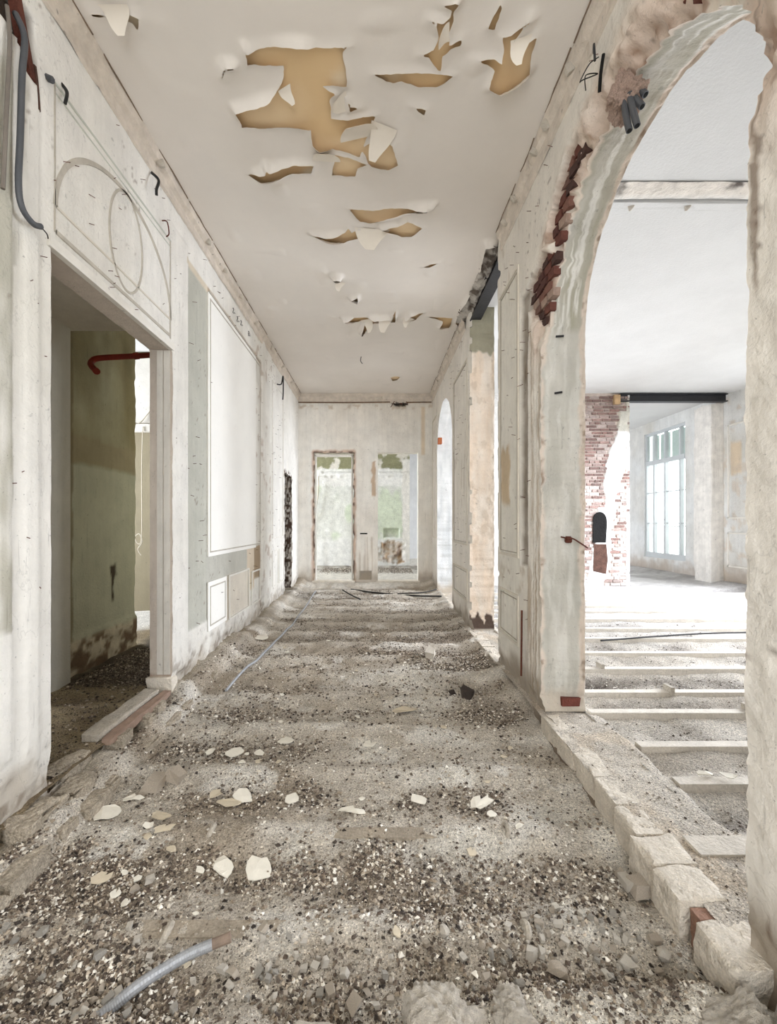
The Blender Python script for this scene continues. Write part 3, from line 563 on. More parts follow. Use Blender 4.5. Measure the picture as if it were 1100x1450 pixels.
# ---- rooms around the corridor
def plain(name, a, b, c, d, e, f, col, label, mat=None, **kw):
    o = boxo(name, surface('plaster_' + name, col, 0.85, 0.12, 3, 0.06, 0.3, 0.25) if mat is None else mat, None, a, b, c, d, e, f, kind='structure', label=label, cat=kw.get('cat', 'wall')); return o
LEAK = dict()
wall_near = empty('wall_near', (-0.25, -3.0, 0), 'end wall behind the viewpoint with an assumed broad window added for light', 'wall', kind='structure')
m = surface('near_plaster', (226, 220, 208), 0.85, 0.1)
for q in ((-6.8, -1.45, -0.6, 4.4), (0.95, 8.0, -0.6, 4.4), (-1.45, 0.95, -0.6, 0.6), (-1.45, 0.95, 3.8, 4.4)):
    place(boxo('wall_piece', m, None, q[0], q[1], -3.25, -3.0, q[2], q[3]), wall_near)
# street wall of the right-hand rooms
VW = (10.57, 12.19, 0.45, 3.94)
def out_sdf(Y, z):
    f = rect_sdf(Y, z, *VW)
    for a, b in WINS: f = np.minimum(f, rect_sdf(Y, z, a, b, 0.45, 3.94))
    return f
def out_col(Y, z):
    C = mix(const(S(226, 226, 224), Y), S(214, 210, 202), 0.4 + fbm(Y * 1.5, z, 0, 2)); n = fbm(Y * 7, z * 7, 0, 9)
    C = mix(C, S(222, 200, 170), box_m(Y, z, 8.95, 9.22, 2.45, 3.15, 0.02, 0.02) * 0.8)
    C = mix(C, S(206, 190, 172), sm(0.1, 0.4, n) * box_m(Y, z, 8.3, 10.2, 0.1, 4.2, 0.1) * 0.6)
    return mix(C, S(178, 160, 142), (1 - sm(0.15, 0.55, z + 0.2 * n)) * 0.7)
go = grid(lin((-3, 8.2, 0.1), (8.2, 13, 0.04), (13, 15.6, 0.1)), lin((-0.4, 4.25, 0.05)), out_sdf)
wall_out, PO = surf('wall_street', go, lambda Y, z: (XO + 0.012 * fbm(Y * 4, z * 4, 0, 1), Y, z), out_col, M_PLASTER, kind='structure', label='pale street wall of the rooms on the right with tall windows', cat='wall')
bk, POB = surf('back_face', go, lambda Y, z: (XO + 0.3 + 0 * Y, Y, z), lambda Y, z: const(S(200, 198, 192), Y), M_PLASTER, wall_out)
reveal('window_reveal', go, np.ones(len(go['E']), bool), PO, POB, to3R, lambda Y, z, t: const(S(232, 232, 230), Y), M_PLASTER, wall_out, 3, 0.0, 0.0)
rough_block('wall_pier', surface('pier_plaster', (236, 231, 224), 0.9, 0.2, 6, 0.1, 0.5, 0.5), wall_out, 7.42, 7.72, 9.40, 9.92, -0.1, 4.06, 8, 0.012, 14)
for a, b, c, d in ((8.55, 9.28, 1.5, 3.55), (8.55, 9.28, 0.45, 1.2)):
    for q in ((a, b, d - 0.03, d), (a, b, c, c + 0.03), (a, a + 0.03, c, d), (b - 0.03, b, c, d)): boxo('panel_moulding', M_TRIMW, wall_out, XO - 0.02, XO + 0.01, *q)
# cross wall with the bare brick chimney breast
wall_cross = empty('wall_cross', (3.5, 9.2, 0), 'far cross wall of the right room ending in a brick chimney pier', 'wall', kind='structure')
gx = grid(lin((XR2, 4.3, 0.1), (4.3, 5.5, 0.02)), lin((-0.3, 4.25, 0.02)), None)
def brickmask(x, z):                                       # 1 where plaster is still on
    dia = np.abs((x - 5.24) - (z - 2.9) * 0.17) - 0.15 - 0.05 * np.sin(z * 3)
    dia = np.where(z > 3.85, 0.3, np.where(z < 1.75, np.minimum(np.maximum(dia, z - 1.9), np.abs(x - 4.98) - 0.2 + (z < 1.55) * 1.0), dia))
    low = np.where(x > 5.43, -0.02, 0.2)
    f = np.minimum(dia, low) + 0.05 * fbm(x * 6, z * 6, 0, 3)
    dust = 0.35 * (1 - sm(0.4, 2.4, z)) * sm(0.1, 0.3, vn(x * 9, z * 12, 0, 6))
    return np.clip(1 - sm(-0.02, 0.02, f) + dust, 0, 1)
def cross_col(x, z):
    C = mix(const(S(205, 190, 180), x), S(244, 243, 240), brickmask(x, z)); C = mix(C, S(196, 190, 172), box_m(x, z, 5.25, 5.6, 3.4, 4.1, 0.02, 0.03) * 0.7)
    return np.where((x < 4.35)[..., None], S(234, 232, 228), C)
o, P = surf('plaster_face', gx, lambda x, z: (x, 9.20 + 0.03 * (1 - brickmask(x, z)) + 0.006 * fbm(x * 9, z * 9, 0, 2), z), cross_col, M_RAW); place(o, wall_cross)
place(boxo('wall_core', surface('white_plaster_core', (236, 233, 227), 0.9, 0.15, 5), None, XR2, 5.5, 9.235, 9.55, -0.3, 4.25), wall_cross)
bx = []; bf = []; bc = []; row = 0; zz = 0.05; br = random.Random(8)
while zz < 4.12:
    x = 4.30 + (0.055 if row % 2 else 0)
    while x < 5.47:
        w = br.choice((0.1, 0.2, 0.2)); bmk = float(brickmask(np.array([x + 0.05]), np.array([zz + 0.03]))[0])
        if bmk < 0.55 and not (4.72 < x < 5.0 and 0.95 < zz < 1.66):
            n = len(bx); y0 = 9.205 + br.uniform(0, 0.012); x1 = min(x + w, 5.5); ty = br.random()
            bx += [(x, y0, zz), (x1, y0, zz), (x1, y0, zz + 0.05), (x, y0, zz + 0.05), (x, 9.25, zz), (x1, 9.25, zz), (x1, 9.25, zz + 0.05), (x, 9.25, zz + 0.05)]
            bf += [tuple(n + i for i in q) for q in ((0, 1, 2, 3), (3, 2, 6, 7), (0, 4, 5, 1), (0, 3, 7, 4), (1, 5, 6, 2))]
            c = S(122, 88, 79) * br.uniform(0.6, 1.3); c = c * (0.9 - 0.5 * ty ** 2) + S(226, 214, 206) * (0.1 + 0.5 * ty ** 2)
            if zz < 2.2 and br.random() < 0.5: c = c * 0.4 + S(232, 226, 220) * 0.6
            bc += [c] * 8
        x += w + br.uniform(0.012, 0.024)
    zz += 0.070; row += 1
o = link('brickwork', np_mesh('brickwork', np.array(bx), np.array(bf), np.array(bc)), M_BRICK, None, kind='stuff'); place(o, wall_cross)
# sooty flue mouth and the broken hearth under it
poly = [(4.70, 0.98), (4.98, 0.98), (5.0, 1.35)] + [(4.85 + 0.15 * math.cos(a), 1.45 + 0.2 * math.sin(a)) for a in np.linspace(0, math.pi, 9)] + [(4.70, 1.35)]
place(MB().prism(poly, 1, 9.195, 9.26).build('flue_mouth', M_SOOT_SHADE, None, label='black sooty flue mouth'), wall_cross)
poly = [(4.70, 0.36), (4.98, 0.3), (5.02, 0.6), (4.99, 0.95), (4.72, 0.95)]
place(MB().prism(poly, 1, 9.196, 9.26).build('hearth_recess', surface('charred_brick', (92, 66, 56), 0.95, 0.5, 10, 0, 0.6, 0.6), None), wall_cross)
# green wall seen through the end doorways
def green_disp(x, z): return -0.05 * box_m(x, z, -5, 2, 2.78, 2.90, 0.02, 0.04) + 0.16 * box_m(x, z, 0.22, 0.66, 1.0, 1.24, 0.012) + 0.05 * box_m(x, z, 0.08, 0.82, 0.25, 0.85, 0.05, 0.1) * (0.5 + vn(x * 9, z * 9, 0, 3)) + 0.012 * fbm(x * 5, z * 5, 0, 1)
def green_col(x, z):
    C = mix(const(S(222, 222, 214), x), S(212, 220, 198), sm(-0.15, 0.15, fbm(x * 1.7, z * 1.2, 0, 4) + 0.35 * sm(1.3, 2.4, z) - 0.12))
    C = mix(C, S(234, 233, 228), 1 - sm(0.9, 1.25, z + 0.3 * fbm(x * 3, z * 3, 0, 5)))
    C = mix(C, S(146, 144, 112), sm(2.98, 3.02, z)); C = mix(C, S(222, 216, 204), sm(2.98, 3.02, z) * sm(0.05, 0.25, fbm(x * 4, z * 4, 0, 7)))
    C = mix(C, S(240, 238, 233), box_m(x, z, -5, 2, 2.5, 3.0, 0.03, 0.06) * 0.9)
    C = mix(C, S(172, 144, 112), box_m(x, z, 0.08, 0.82, 0.25, 0.85, 0.05, 0.12) * (0.6 + fbm(x * 7, z * 7, 0, 6)))
    C = mix(C, S(110, 80, 60), sm(0.2, 0.4, fbm(x * 9, z * 9, 0, 8)) * box_m(x, z, 0.08, 0.82, 0.25, 0.85, 0.05, 0.1) * 0.7)
    C = mix(C, S(236, 232, 224), box_m(x, z, 0.76, 1.0, 0.3, 3.3, 0.02, 0.04)); return C
gg = grid(lin((-4.5, -2.2, 0.1), (-2.2, 0.98, 0.025)), lin((-0.2, 4.25, 0.03)), None)
wall_green, P = surf('wall_green', gg, lambda x, z: (x, 12.5 + green_disp(x, z), z), green_col, M_RAW, kind='structure', label='peeling pale green wall of the room beyond the end doorways', cat='wall')
boxo('wall_core', surface('white_plaster_core', (236, 233, 227)), wall_green, -4.5, 0.98, 12.70, 12.95, -0.2, 4.25)
MB().tube([(-1.70, 12.40, 2.78), (-1.72, 12.42, 2.2), (-1.82, 12.42, 1.7), (-2.02, 12.44, 1.42)], 0.022, 6).build('old_pipe', surface('painted_pipe', (206, 198, 184), 0.8, 0.2), wall_green)
plain('wall_far', -6.8, 8.0, 15.5, 15.75, -0.4, 4.3, (236, 236, 236), 'white far wall of the bright rooms beyond')
wall_west = empty('wall_west', (-6.5, 6, 0), 'outer wall of the left-hand rooms with unseen windows, the farther added for light', 'wall', kind='structure')
for q in ((-3, 5.2, -0.4, 4.3), (6.8, 10.1, -0.4, 4.3), (11.9, 15.6, -0.4, 4.3), (5.2, 6.8, -0.4, 0.5), (5.2, 6.8, 3.7, 4.3), (10.1, 11.9, -0.4, 0.5), (10.1, 11.9, 3.7, 4.3)):  # the farther opening is added to let light into the end room
    place(boxo('wall_piece', m, None, -6.75, -6.5, *q), wall_west)
# olive wall of the left-hand room, seen through the doorway
def olive_sdf(Y, z): return 5.02 - Y + 0.03 * fbm(Y * 4, z * 7, 0, 4)
def olive_col(Y, z):
    C = mix(const(S(150, 140, 106), Y), S(186, 182, 158), 0.25 + 0.8 * fbm(Y * 2, z * 1.2, 0, 2))
    C = mix(C, S(196, 196, 176), (1 - sm(1.95, 2.0, z)) * 0.75); C = mix(C, S(160, 148, 120), box_m(Y, z, 3.8, 5.1, 1.98, 2.25, 0.02, 0.03) * 0.9)
    C = mix(C, S(108, 96, 70), (sm(2.2, 3.6, z) * 0.55) * (0.8 + fbm(Y * 6, z * 3, 0, 3)))
    C = mix(C, S(120, 104, 78), box_m(Y, z, 3.7, 3.99, 0, 4, 0.01, 0.02) * 0.7)
    C = mix(C, S(206, 194, 172), (1 - sm(0.25, 0.3, z + 0.02 * vn(Y * 6, z, 0, 4)))); C = mix(C, S(120, 98, 78), (1 - sm(0.25, 0.32, z)) * sm(-0.1, 0.2, fbm(Y * 8, z * 12, 0, 6)))
    return mix(C, S(70, 58, 44), box_m(Y, z, 4.53, 4.66, 0.55, 0.95, 0.03, 0.05) * sm(-0.1, 0.2, vn(Y * 22, z * 10, 0, 7)))
gv = grid(lin((3.85, 5.2, 0.02)), lin((-0.3, 4.25, 0.03)), olive_sdf)
wall_olive, PV = surf('wall_olive', gv, lambda Y, z: (-2.86 + 0.02 * (1 - sm(0.28, 0.34, z)) * (1 + fbm(Y * 9, z * 9, 0, 3)), Y, z), olive_col, M_PLASTER, kind='structure', label='stained olive wall seen through the left doorway', cat='wall')
bk, PVB = surf('back_face', gv, lambda Y, z: (-3.0 + 0 * Y, Y, z), lambda Y, z: const(S(220, 216, 204), Y), M_PLASTER, wall_olive)
reveal('broken_edge', gv, np.ones(len(gv['E']), bool), PV, PVB, to3L, lambda Y, z, t: const(S(232, 224, 208), Y), M_RAW, wall_olive, 4, 0.02, 0.0)
plain('wall_lobby', -3.05, -2.78, -3, 3.85, -0.3, 4.25, (206, 202, 192), 'pale grey lobby wall just inside the left doorway')
plain('wall_lobby_lintel', -2.86, XL2 - 0.002, 1.6, 3.9, 3.17, 4.2, (214, 206, 194), 'dropped white soffit inside the left doorway')
plain('wall_store', -6.5, XL2 - 0.1, 7.0, 7.2, -0.3, 4.25, (150, 140, 116), 'olive wall of the room behind the left doorway gap')
boxo('white_upper_panel', M_TRIMW, bpy.data.objects['wall_store'], -4.6, -3.3, 6.97, 7.01, 3.05, 4.2)
boxo('ledge', M_TRIMW, bpy.data.objects['wall_store'], -4.6, -3.3, 6.90, 7.01, 2.90, 3.02)
# ---- ceiling: tan substrate, painted paper coming off it
ceiling = empty('ceiling', (0, 3, ZC), 'beige ceiling with peeling paint over tan boards', 'ceiling', kind='structure')
def cei_tan(x, y):
    C = mix(const(S(226, 196, 152), x), S(236, 211, 174), 0.4 + 1.1 * fbm(x * 3, y * 3, 0, 3)); C = mix(C, S(244, 232, 210), sm(0.35, 0.6, fbm(x * 2, y * 2, 0, 5)))
    return mix(C, S(150, 142, 132), (1 - sm(-0.02, 0.03, poly_sdf(x, y, HOLES[21]))))
gt = grid(lin((-1.72, 1.23, 0.03)), lin((-3, 1.6, 0.2), (1.6, 9.3, 0.03)), None)
o, P = surf('board_layer', gt, lambda x, y: (x, y, ZC + 0.014 + 0 * x + 0.03 * fbm(x * 12, y * 12, 0, 9) * (1 - sm(-0.02, 0.02, poly_sdf(x, y, HOLES[21])))), cei_tan, M_SMOOTH); place(o, ceiling)
def cei_sdf(x, y):
    f = np.full(np.shape(x), 0.25)
    for P in HOLES: f = np.minimum(f, poly_sdf(x, y, P))
    return f + 0.010 * fbm(x * 16, y * 16, 0, 6)
def cei_z(x, y):
    f = cei_sdf(x, y); r = 0.065
    k = np.clip(1 - f / r, 0, 1) ** 2 * (0.010 + 0.060 * np.clip(vn(x * 4.5, y * 4.5, 0, 8) + 0.15, 0, 1))
    big = (1 - sm(0.0, 0.24, f)) * 0.010 * (0.5 + 0.5 * vn(x * 3, y * 3, 0, 9))
    blister = 0.012 * np.clip(vn(x * 5, y * 5, 0, 19) - 0.55, 0, 1) * 2
    return ZC - k - big - blister - 0.006 * fbm(x * 1.2, y * 1.2, 0, 2)
def cei_col(x, y):
    C = mix(const(S(224, 217, 209), x), S(231, 225, 218), 0.5 + fbm(x * 0.8, y * 0.8, 0, 2))
    return C
gc = grid(lin((XL - 0.01, XR + 0.03, 0.014)), lin((-3, 1.9, 0.2), (1.9, 4.6, 0.014), (4.6, 9.3, 0.024)), cei_sdf)
o, P = surf('paint_sheet', gc, lambda x, y: (x, y, cei_z(x, y)), cei_col, M_SMOOTH); place(o, ceiling)
slab = surface('ceiling_plaster', (208, 207, 205), 0.85, 0.06, 2)
def slab_piece(a, b, c, d, z=ZC): place(boxo('ceiling_slab', slab, None, a, b, c, d, z, z + 0.25), ceiling)
slab_piece(-6.8, XL - 0.01, -3.25, 15.75); slab_piece(XR + 0.03, 8.0, -3.25, 15.75); slab_piece(XL - 0.01, XR + 0.03, 9.3, 15.75); slab_piece(XL - 0.01, XR + 0.03, -3.25, 9.3, ZC + 0.06)
# hanging curls of paint
def flap(cx, cy, w, l, rot, curl, seed):
    nu, nv = 9, 12; V = []
    rr = random.Random(seed); ca, sa = math.cos(rot), math.sin(rot)
    for j in range(nv):
        t = j / (nv - 1); ang = t * curl; R = l / curl
        yy = R * math.sin(ang); dz = R * (1 - math.cos(ang))
        wid = w * (1 - 0.75 * t ** 1.5) 
        for i in range(nu):
            s = (i / (nu - 1) - 0.5) * wid + 0.01 * math.sin(seed + 5 * t)
            V.append((cx + ca * s - sa * yy, cy + sa * s + ca * yy, ZC - 0.012 - dz))
    F = [(j * nu + i, j * nu + i + 1, (j + 1) * nu + i + 1, (j + 1) * nu + i) for j in range(nv - 1) for i in range(nu - 1)]
    me = np_mesh('paint_flap', np.array(V), np.array(F)); o = link('paint_flap', me, M_CEILP, None, smooth=True); place(o, ceiling); return o
M_CEILP = surface('curled_paint', (234, 226, 214), 0.8, 0.05, 4, 0, 0, 0.06, 14)
for q in ((0.13, 5.74, 0.22, 0.26, 0.2, 1.5), (-0.14, 5.86, 0.16, 0.2, -0.3, 1.6), (-0.05, 4.05, 0.34, 0.20, 0.1, 1.1), (-0.11, 3.10, 0.30, 0.22, 2.9, 0.9), (-0.20, 2.84, 0.14, 0.12, 1.6, 1.0), (-0.60, 2.74, 0.10, 0.10, -0.5, 1.0),
          (0.42, 2.44, 0.10, 0.10, 1.4, 1.6), (0.83, 2.46, 0.12, 0.12, -0.3, 1.5), (0.06, 3.0, 0.2, 0.24, 0.4, 0.8), (-1.44, 2.30, 0.16, 0.12, 0.0, 1.0), (0.46, 5.80, 0.16, 0.16, 0.6, 1.3), (-0.43, 4.95, 0.12, 0.12, 0.2, 0.9), (-0.40, 3.30, 0.22, 0.16, 3.2, 0.9)): flap(*q, seed=int(q[0] * 100))
# ---- ground
JY = [1.617 + 0.5 * k for k in range(16)]
def floor_h(x, y):
    h = z0(y) + 0.0 * x
    for k, j in enumerate(JY): h = h + 0.05 * np.exp(-((y - j) / 0.10) ** 2) * (0.75 + 0.6 * fbm(x * 1.6, 3.0 * k, 0, 70)) * (1 - 0.35 * sm(3, 6, j))
    h = h + 0.022 * fbm(x * 2.2, y * 2.2, 0, 71) + 0.010 * fbm(x * 8, y * 8, 0, 72) + 0.008 * fbm(x * 23, y * 23, 0, 73)
    h = h + (0.10 + 0.03 * fbm(x * 5, y * 5, 0, 74)) * (1 - sm(-1.60, -1.50, x + 0.05 * fbm(y * 3, 0, 0, 75))) * (1 - 0.6 * sm(4.5, 6, y))
    h = h + 0.07 * sm(0.95, 1.25, x) * sm(3.0, 3.5, y) + 0.05 * (1 - sm(-1.7, -1.3, x)) * sm(4, 5, y)
    h = h + (0.07 + 0.05 * fbm(x * 6, y * 6, 0, 76)) * (1 - sm(1.20, 1.36, y + 0.06 * fbm(x * 5, 0, 0, 77) - 0.10 * sm(-0.1, 0.3, x)))
    h = h + 0.10 * sm(9.0, 9.25, y)
    return h
def dark_amt(x, y):
    d = 0.10 + 0.9 * fbm(x * 1.3, y * 1.6, 0, 80, 4) + 0.5 * fbm(x * 4.3, y * 5.1, 0, 81, 4)
    ph = np.cos((y - 1.617) / 0.5 * 2 * math.pi)                  # the joist crests carry pale dust, the troughs coarse rubble
    d = d - 0.28 * ph
    for cx, cy, r, a in ((-1.05, 1.5, 0.40, 0.9), (0.65, 1.6, 0.35, 0.7), (0.95, 3.4, 0.3, 0.9), (0.95, 4.5, 0.35, 0.8), (-1.1, 3.3, 0.4, 0.45), (-1.15, 1.9, 0.3, 0.5), (0.3, 4.0, 0.5, 0.2), (-0.3, 1.45, 0.5, 0.25), (0.9, 5.5, 0.4, 0.8), (0.4, 5.3, 0.9, 0.3), (0.0, 3.0, 0.8, -0.2), (1.0, 2.2, 0.25, -0.5), (0.2, 1.85, 0.4, 0.2)):
        d = d + a * np.exp(-((x - cx) ** 2 + (y - cy) ** 2) / r ** 2)
    return np.clip(d, 0, 1)
def floor_col(x, y):
    C = mix(const(S(206, 196, 181), x), S(230, 223, 211), sm(0.0, 0.4, fbm(x * 2.5, y * 3.5, 0, 83)))
    C = mix(C, S(144, 131, 116), dark_amt(x, y) * 0.7)
    C = mix(C, S(150, 130, 104), sm(0.1, 0.4, fbm(x * 1.3, y * 1.3, 0, 84)) * 0.4)
    pale = np.exp(-((np.mod(y - 1.617 + 0.25, 0.5) - 0.25) / 0.06) ** 2) * sm(-0.2, 0.3, fbm(x * 2.3, y * 1.5, 0, 85, 4))
    C = mix(C, S(226, 218, 206), pale * 0.8)
    blot = sm(0.18, 0.34, fbm(x * 2.7 + 0.6 * fbm(x * 6, y * 6, 0, 90), y * 3.4, 0, 86, 5)) * (0.45 + 0.55 * np.cos((y - 1.56) / 0.5 * 2 * math.pi))
    C = mix(C, S(236, 230, 220), np.clip(blot, 0, 1) * 0.9)
    C = mix(C, S(220, 212, 198), 1 - sm(1.18, 1.34, y - 0.10 * sm(-0.1, 0.3, x)))
    return mix(C, S(158, 144, 116), (1 - sm(-1.75, -1.62, x)) * 0.5)
gf = grid(lin((-1.86, 1.24, 0.014)), lin((-3, 0.9, 0.15), (0.9, 4.2, 0.014), (4.2, 9.32, 0.022)), None)
floor, P = surf('floor', gf, lambda x, y: (x, y, floor_h(x, y)), floor_col, M_DIRT, kind='structure', label='corridor ground of dust and rubble between half-buried joists', cat='floor')
M_JOIST = surface('buried_joist_timber', (172, 160, 143), 0.95, 0.3, 10, 0, 0, 0.5, 60, grit=0.3)
for j in JY:
    top = float(z0(j)) + (0.024 if j < 2.2 else 0.010)
    boxo('joist', M_JOIST, floor, -1.5, 1.2, j - 0.035, j + 0.035, top - 0.16, top)
# floor of the right-hand rooms: pale joists over dusty troughs, and the wall footing that forms the arch sill
RJ = [1.83, 2.295, 2.69, 3.146, 3.54, 4.08, 4.61, 5.15, 5.66, 6.2, 6.77, 7.18, 7.78, 8.48]
def rfloor_h(x, y):
    near = np.min(np.abs(y[..., None] - np.array(RJ)), axis=-1)
    tr = -0.035 - 0.05 * sm(0.03, 0.2, near) * (1 - 0.5 * sm(4, 7, y)) + 0.022 * fbm(x * 3, y * 3, 0, 90) + 0.012 * fbm(x * 9, y * 9, 0, 91)
    tr = tr + 0.04 * (1 - sm(1.9, 2.1, y))
    sill = 0.012 * fbm(x * 6, y * 6, 0, 92) + 0.006 * fbm(x * 20, y * 20, 0, 93)
    w = sm(1.60, 1.66, x + 0.05 * fbm(y * 4, x * 2, 0, 94))
    h = sill * (1 - w) + tr * w
    h = np.where(y > 8.75, 0.04 + 0.02 * fbm(x * 3, y * 3, 0, 95), h)
    return h + 0.09 * sm(7.2, 7.7, x) - 0.20 * (1 - sm(1.24, 1.40, y + 0.06 * fbm(x * 9, y * 9, 0, 96)))
def rfloor_col(x, y):
    C = mix(const(S(204, 194, 180), x), S(222, 214, 202), 0.4 + fbm(x * 3, y * 3, 0, 97)); w = sm(1.60, 1.66, x + 0.05 * fbm(y * 4, x * 2, 0, 94))
    near = np.min(np.abs(y[..., None] - np.array(RJ)), axis=-1)
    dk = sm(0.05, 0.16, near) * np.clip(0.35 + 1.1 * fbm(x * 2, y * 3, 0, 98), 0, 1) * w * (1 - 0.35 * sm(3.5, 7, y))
    C = mix(C, S(96, 86, 77), dk); C = mix(C, S(184, 184, 186), sm(4, 7.5, y) * w * (0.6 - 0.3 * dk))  # farther ground greyed in colour to offset the strong window light
    C = mix(C, S(210, 188, 158), (1 - w) * sm(0.1, 0.4, fbm(x * 6, y * 4, 0, 99)) * 0.5)
    return mix(C, S(212, 200, 184), (1 - w) * 0.35)
gr = grid(lin((1.20, 2.6, 0.018), (2.6, 5.4, 0.04), (5.4, 7.75, 0.1)), lin((-3, 1.2, 0.2), (1.2, 4.2, 0.018), (4.2, 9.3, 0.03), (9.3, 15.6, 0.15)), None)
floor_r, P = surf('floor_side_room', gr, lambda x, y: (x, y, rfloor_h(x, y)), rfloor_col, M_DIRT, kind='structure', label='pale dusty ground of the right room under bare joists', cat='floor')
M_RJ = surface('pale_dusty_joist', (214, 206, 194), 0.92, 0.18, 9, 0, 0.2, 0.4, 60, grit=0.15)
for k, j in enumerate(RJ):
    a = 1.36 if k == 0 else 1.58 + 0.04 * (k % 3)
    w = 0.055 if k == 0 else 0.034
    mb = MB().box(a, 7.6, j - w, j + w, -0.16, 0.012 if k == 0 else 0.008 * (k % 2))
    mb.v = [(x, y + (0.012 * (k % 3 - 1) if x > 4 else 0), z) for x, y, z in mb.v]
    o = mb.build('joist', M_RJ, floor_r)
for (x, y) in ((2.42, 3.53), (2.75, 3.15), (2.15, 4.10)): boxo('joist_cleat', M_WOODD, floor_r, x, x + 0.03, y - 0.05, y + 0.05, -0.02, 0.05)
# chipped masonry along the sill's corridor edge
ES = [(1.12, 1.36, 1.325, 1.500, -0.15, 0.0), (1.15, 1.30, 1.505, 1.555, -0.16, -0.01), (1.115, 1.31, 1.56, 1.725, -0.14, 0.012), (1.13, 1.32, 1.735, 1.90, -0.15, 0.008), (1.17, 1.31, 1.91, 2.10, -0.15, 0.0), (1.19, 1.32, 2.11, 2.33, -0.15, 0.004), (1.20, 1.33, 2.34, 2.58, -0.14, 0.004), (1.20, 1.33, 2.59, 2.84, -0.14, 0.002), (1.205, 1.33, 2.85, 3.10, -0.14, 0.002)]
M_SILL = surface('dusty_sill_masonry', (222, 212, 197), 0.95, 0.22, 9, 0, 0.3, 0.9, 50, grit=0.15, salt=0.15)
for i, q in enumerate(ES): rough_block('sill_stone', M_SILL if i not in (1,) else surface('broken_red_masonry', (168, 132, 114), 0.95, 0.4, 12, 0, 0, 0.8), floor_r, *q, seed=i, amp=0.010, n=16)
for i, q in enumerate([(1.20, 1.34, 4.30 + 0.25 * k, 4.54 + 0.25 * k, -0.12, 0.006) for k in range(5)] + [(1.20, 1.34, 6.90 + 0.32 * k, 7.21 + 0.32 * k, -0.10, 0.006) for k in range(5)]): rough_block('sill_stone', M_SILL, floor_r, *q, seed=i + 30, amp=0.012, n=6)
# ground in the doorway on the left and in the rooms behind
def lfloor_h(x, y): return -0.04 + 0.05 * (1 - sm(3.1, 3.5, y)) + 0.03 * fbm(x * 3, y * 3, 0, 101) + 0.014 * fbm(x * 10, y * 10, 0, 102)
def lfloor_col(x, y):
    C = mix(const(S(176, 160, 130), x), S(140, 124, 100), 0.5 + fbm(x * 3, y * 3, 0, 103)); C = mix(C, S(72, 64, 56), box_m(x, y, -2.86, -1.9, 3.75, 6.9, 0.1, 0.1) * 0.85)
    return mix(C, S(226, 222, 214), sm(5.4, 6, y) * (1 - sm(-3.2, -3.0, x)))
g2 = grid(lin((-6.5, -3.1, 0.15), (-3.1, -1.70, 0.02)), lin((-3, 1.5, 0.3), (1.5, 5.4, 0.02), (5.4, 9.4, 0.1)), None)
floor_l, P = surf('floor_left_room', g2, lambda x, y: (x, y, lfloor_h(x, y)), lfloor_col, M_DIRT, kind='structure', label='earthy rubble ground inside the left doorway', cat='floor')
g3 = grid(lin((-6.5, -2, 0.2), (-2, 1.6, 0.04)), lin((9.25, 15.6, 0.06)), None)
floor_b, P = surf('floor_end_room', g3, lambda x, y: (x, y, 0.11 + 0.02 * fbm(x * 4, y * 4, 0, 104) + 0.05 * sm(12.0, 12.4, y) * (1 - sm(12.4, 12.6, y))),
    lambda x, y: mix(const(S(222, 216, 204), x), S(110, 100, 88), sm(10.9, 11.4, y + 0.4 * fbm(x * 4, y * 3, 0, 105)) * (1 - sm(12.5, 12.8, y)) * (0.55 + 0.6 * fbm(x * 6, y * 6, 0, 106))), M_DIRT, kind='structure', label='rubble ground of the room beyond the end doorways', cat='floor')
boxo('door_sill', M_STONE, wall_back, -1.40, -0.48, YB - 0.10, YB2, 0.04, 0.14); boxo('door_sill', M_STONE, wall_back, 0.0, 0.94, YB - 0.10, YB2, 0.04, 0.14)
# stone kerb along the foot of the left wall
kerb = empty('trim_1', (-1.5, 2.5, -0.1), 'broken stone footing along the base of the left wall', 'kerb', kind='structure')
M_KERB = surface('dusty_kerb_stone', (184, 172, 154), 0.95, 0.3, 9, 0, 0.2, 1.0, 50, grit=0.4, salt=0.4)
kr = random.Random(3); y = 1.42; i = 0
while y < 4.3:
    l = kr.uniform(0.10, 0.24); x = -1.50 - 0.04 * kr.random() - 0.02 * max(0, y - 2.4)
    z = float(z0(y)) + 0.075 + kr.uniform(-0.02, 0.02)
    if kr.random() < 0.8 or y < 2: place(rough_block('kerb_stone', M_KERB, None, x - 0.09, x + 0.02, y, y + l, z - 0.12, z, seed=i + 50, amp=0.02, n=12), kerb)
    y += l + kr.uniform(0.01, 0.07); i += 1
for q in ((-1.80, -1.60, 1.95, 2.2, -0.12, 0.0), (-1.72, -1.58, 2.22, 2.42, -0.12, -0.02), (-1.86, -1.72, 2.3, 2.55, -0.1, 0.03), (-1.78, -1.63, 2.72, 2.84, -0.1, 0.03), (-1.70, -1.60, 3.0, 3.1, -0.1, 0.02), (-1.72, -1.62, 3.15, 3.3, -0.1, 0.03), (-1.86, -1.70, 1.7, 1.94, -0.15, 0.03)):
    place(rough_block('kerb_stone', M_KERB, None, *q, seed=i, amp=0.03, n=14), kerb); i += 1
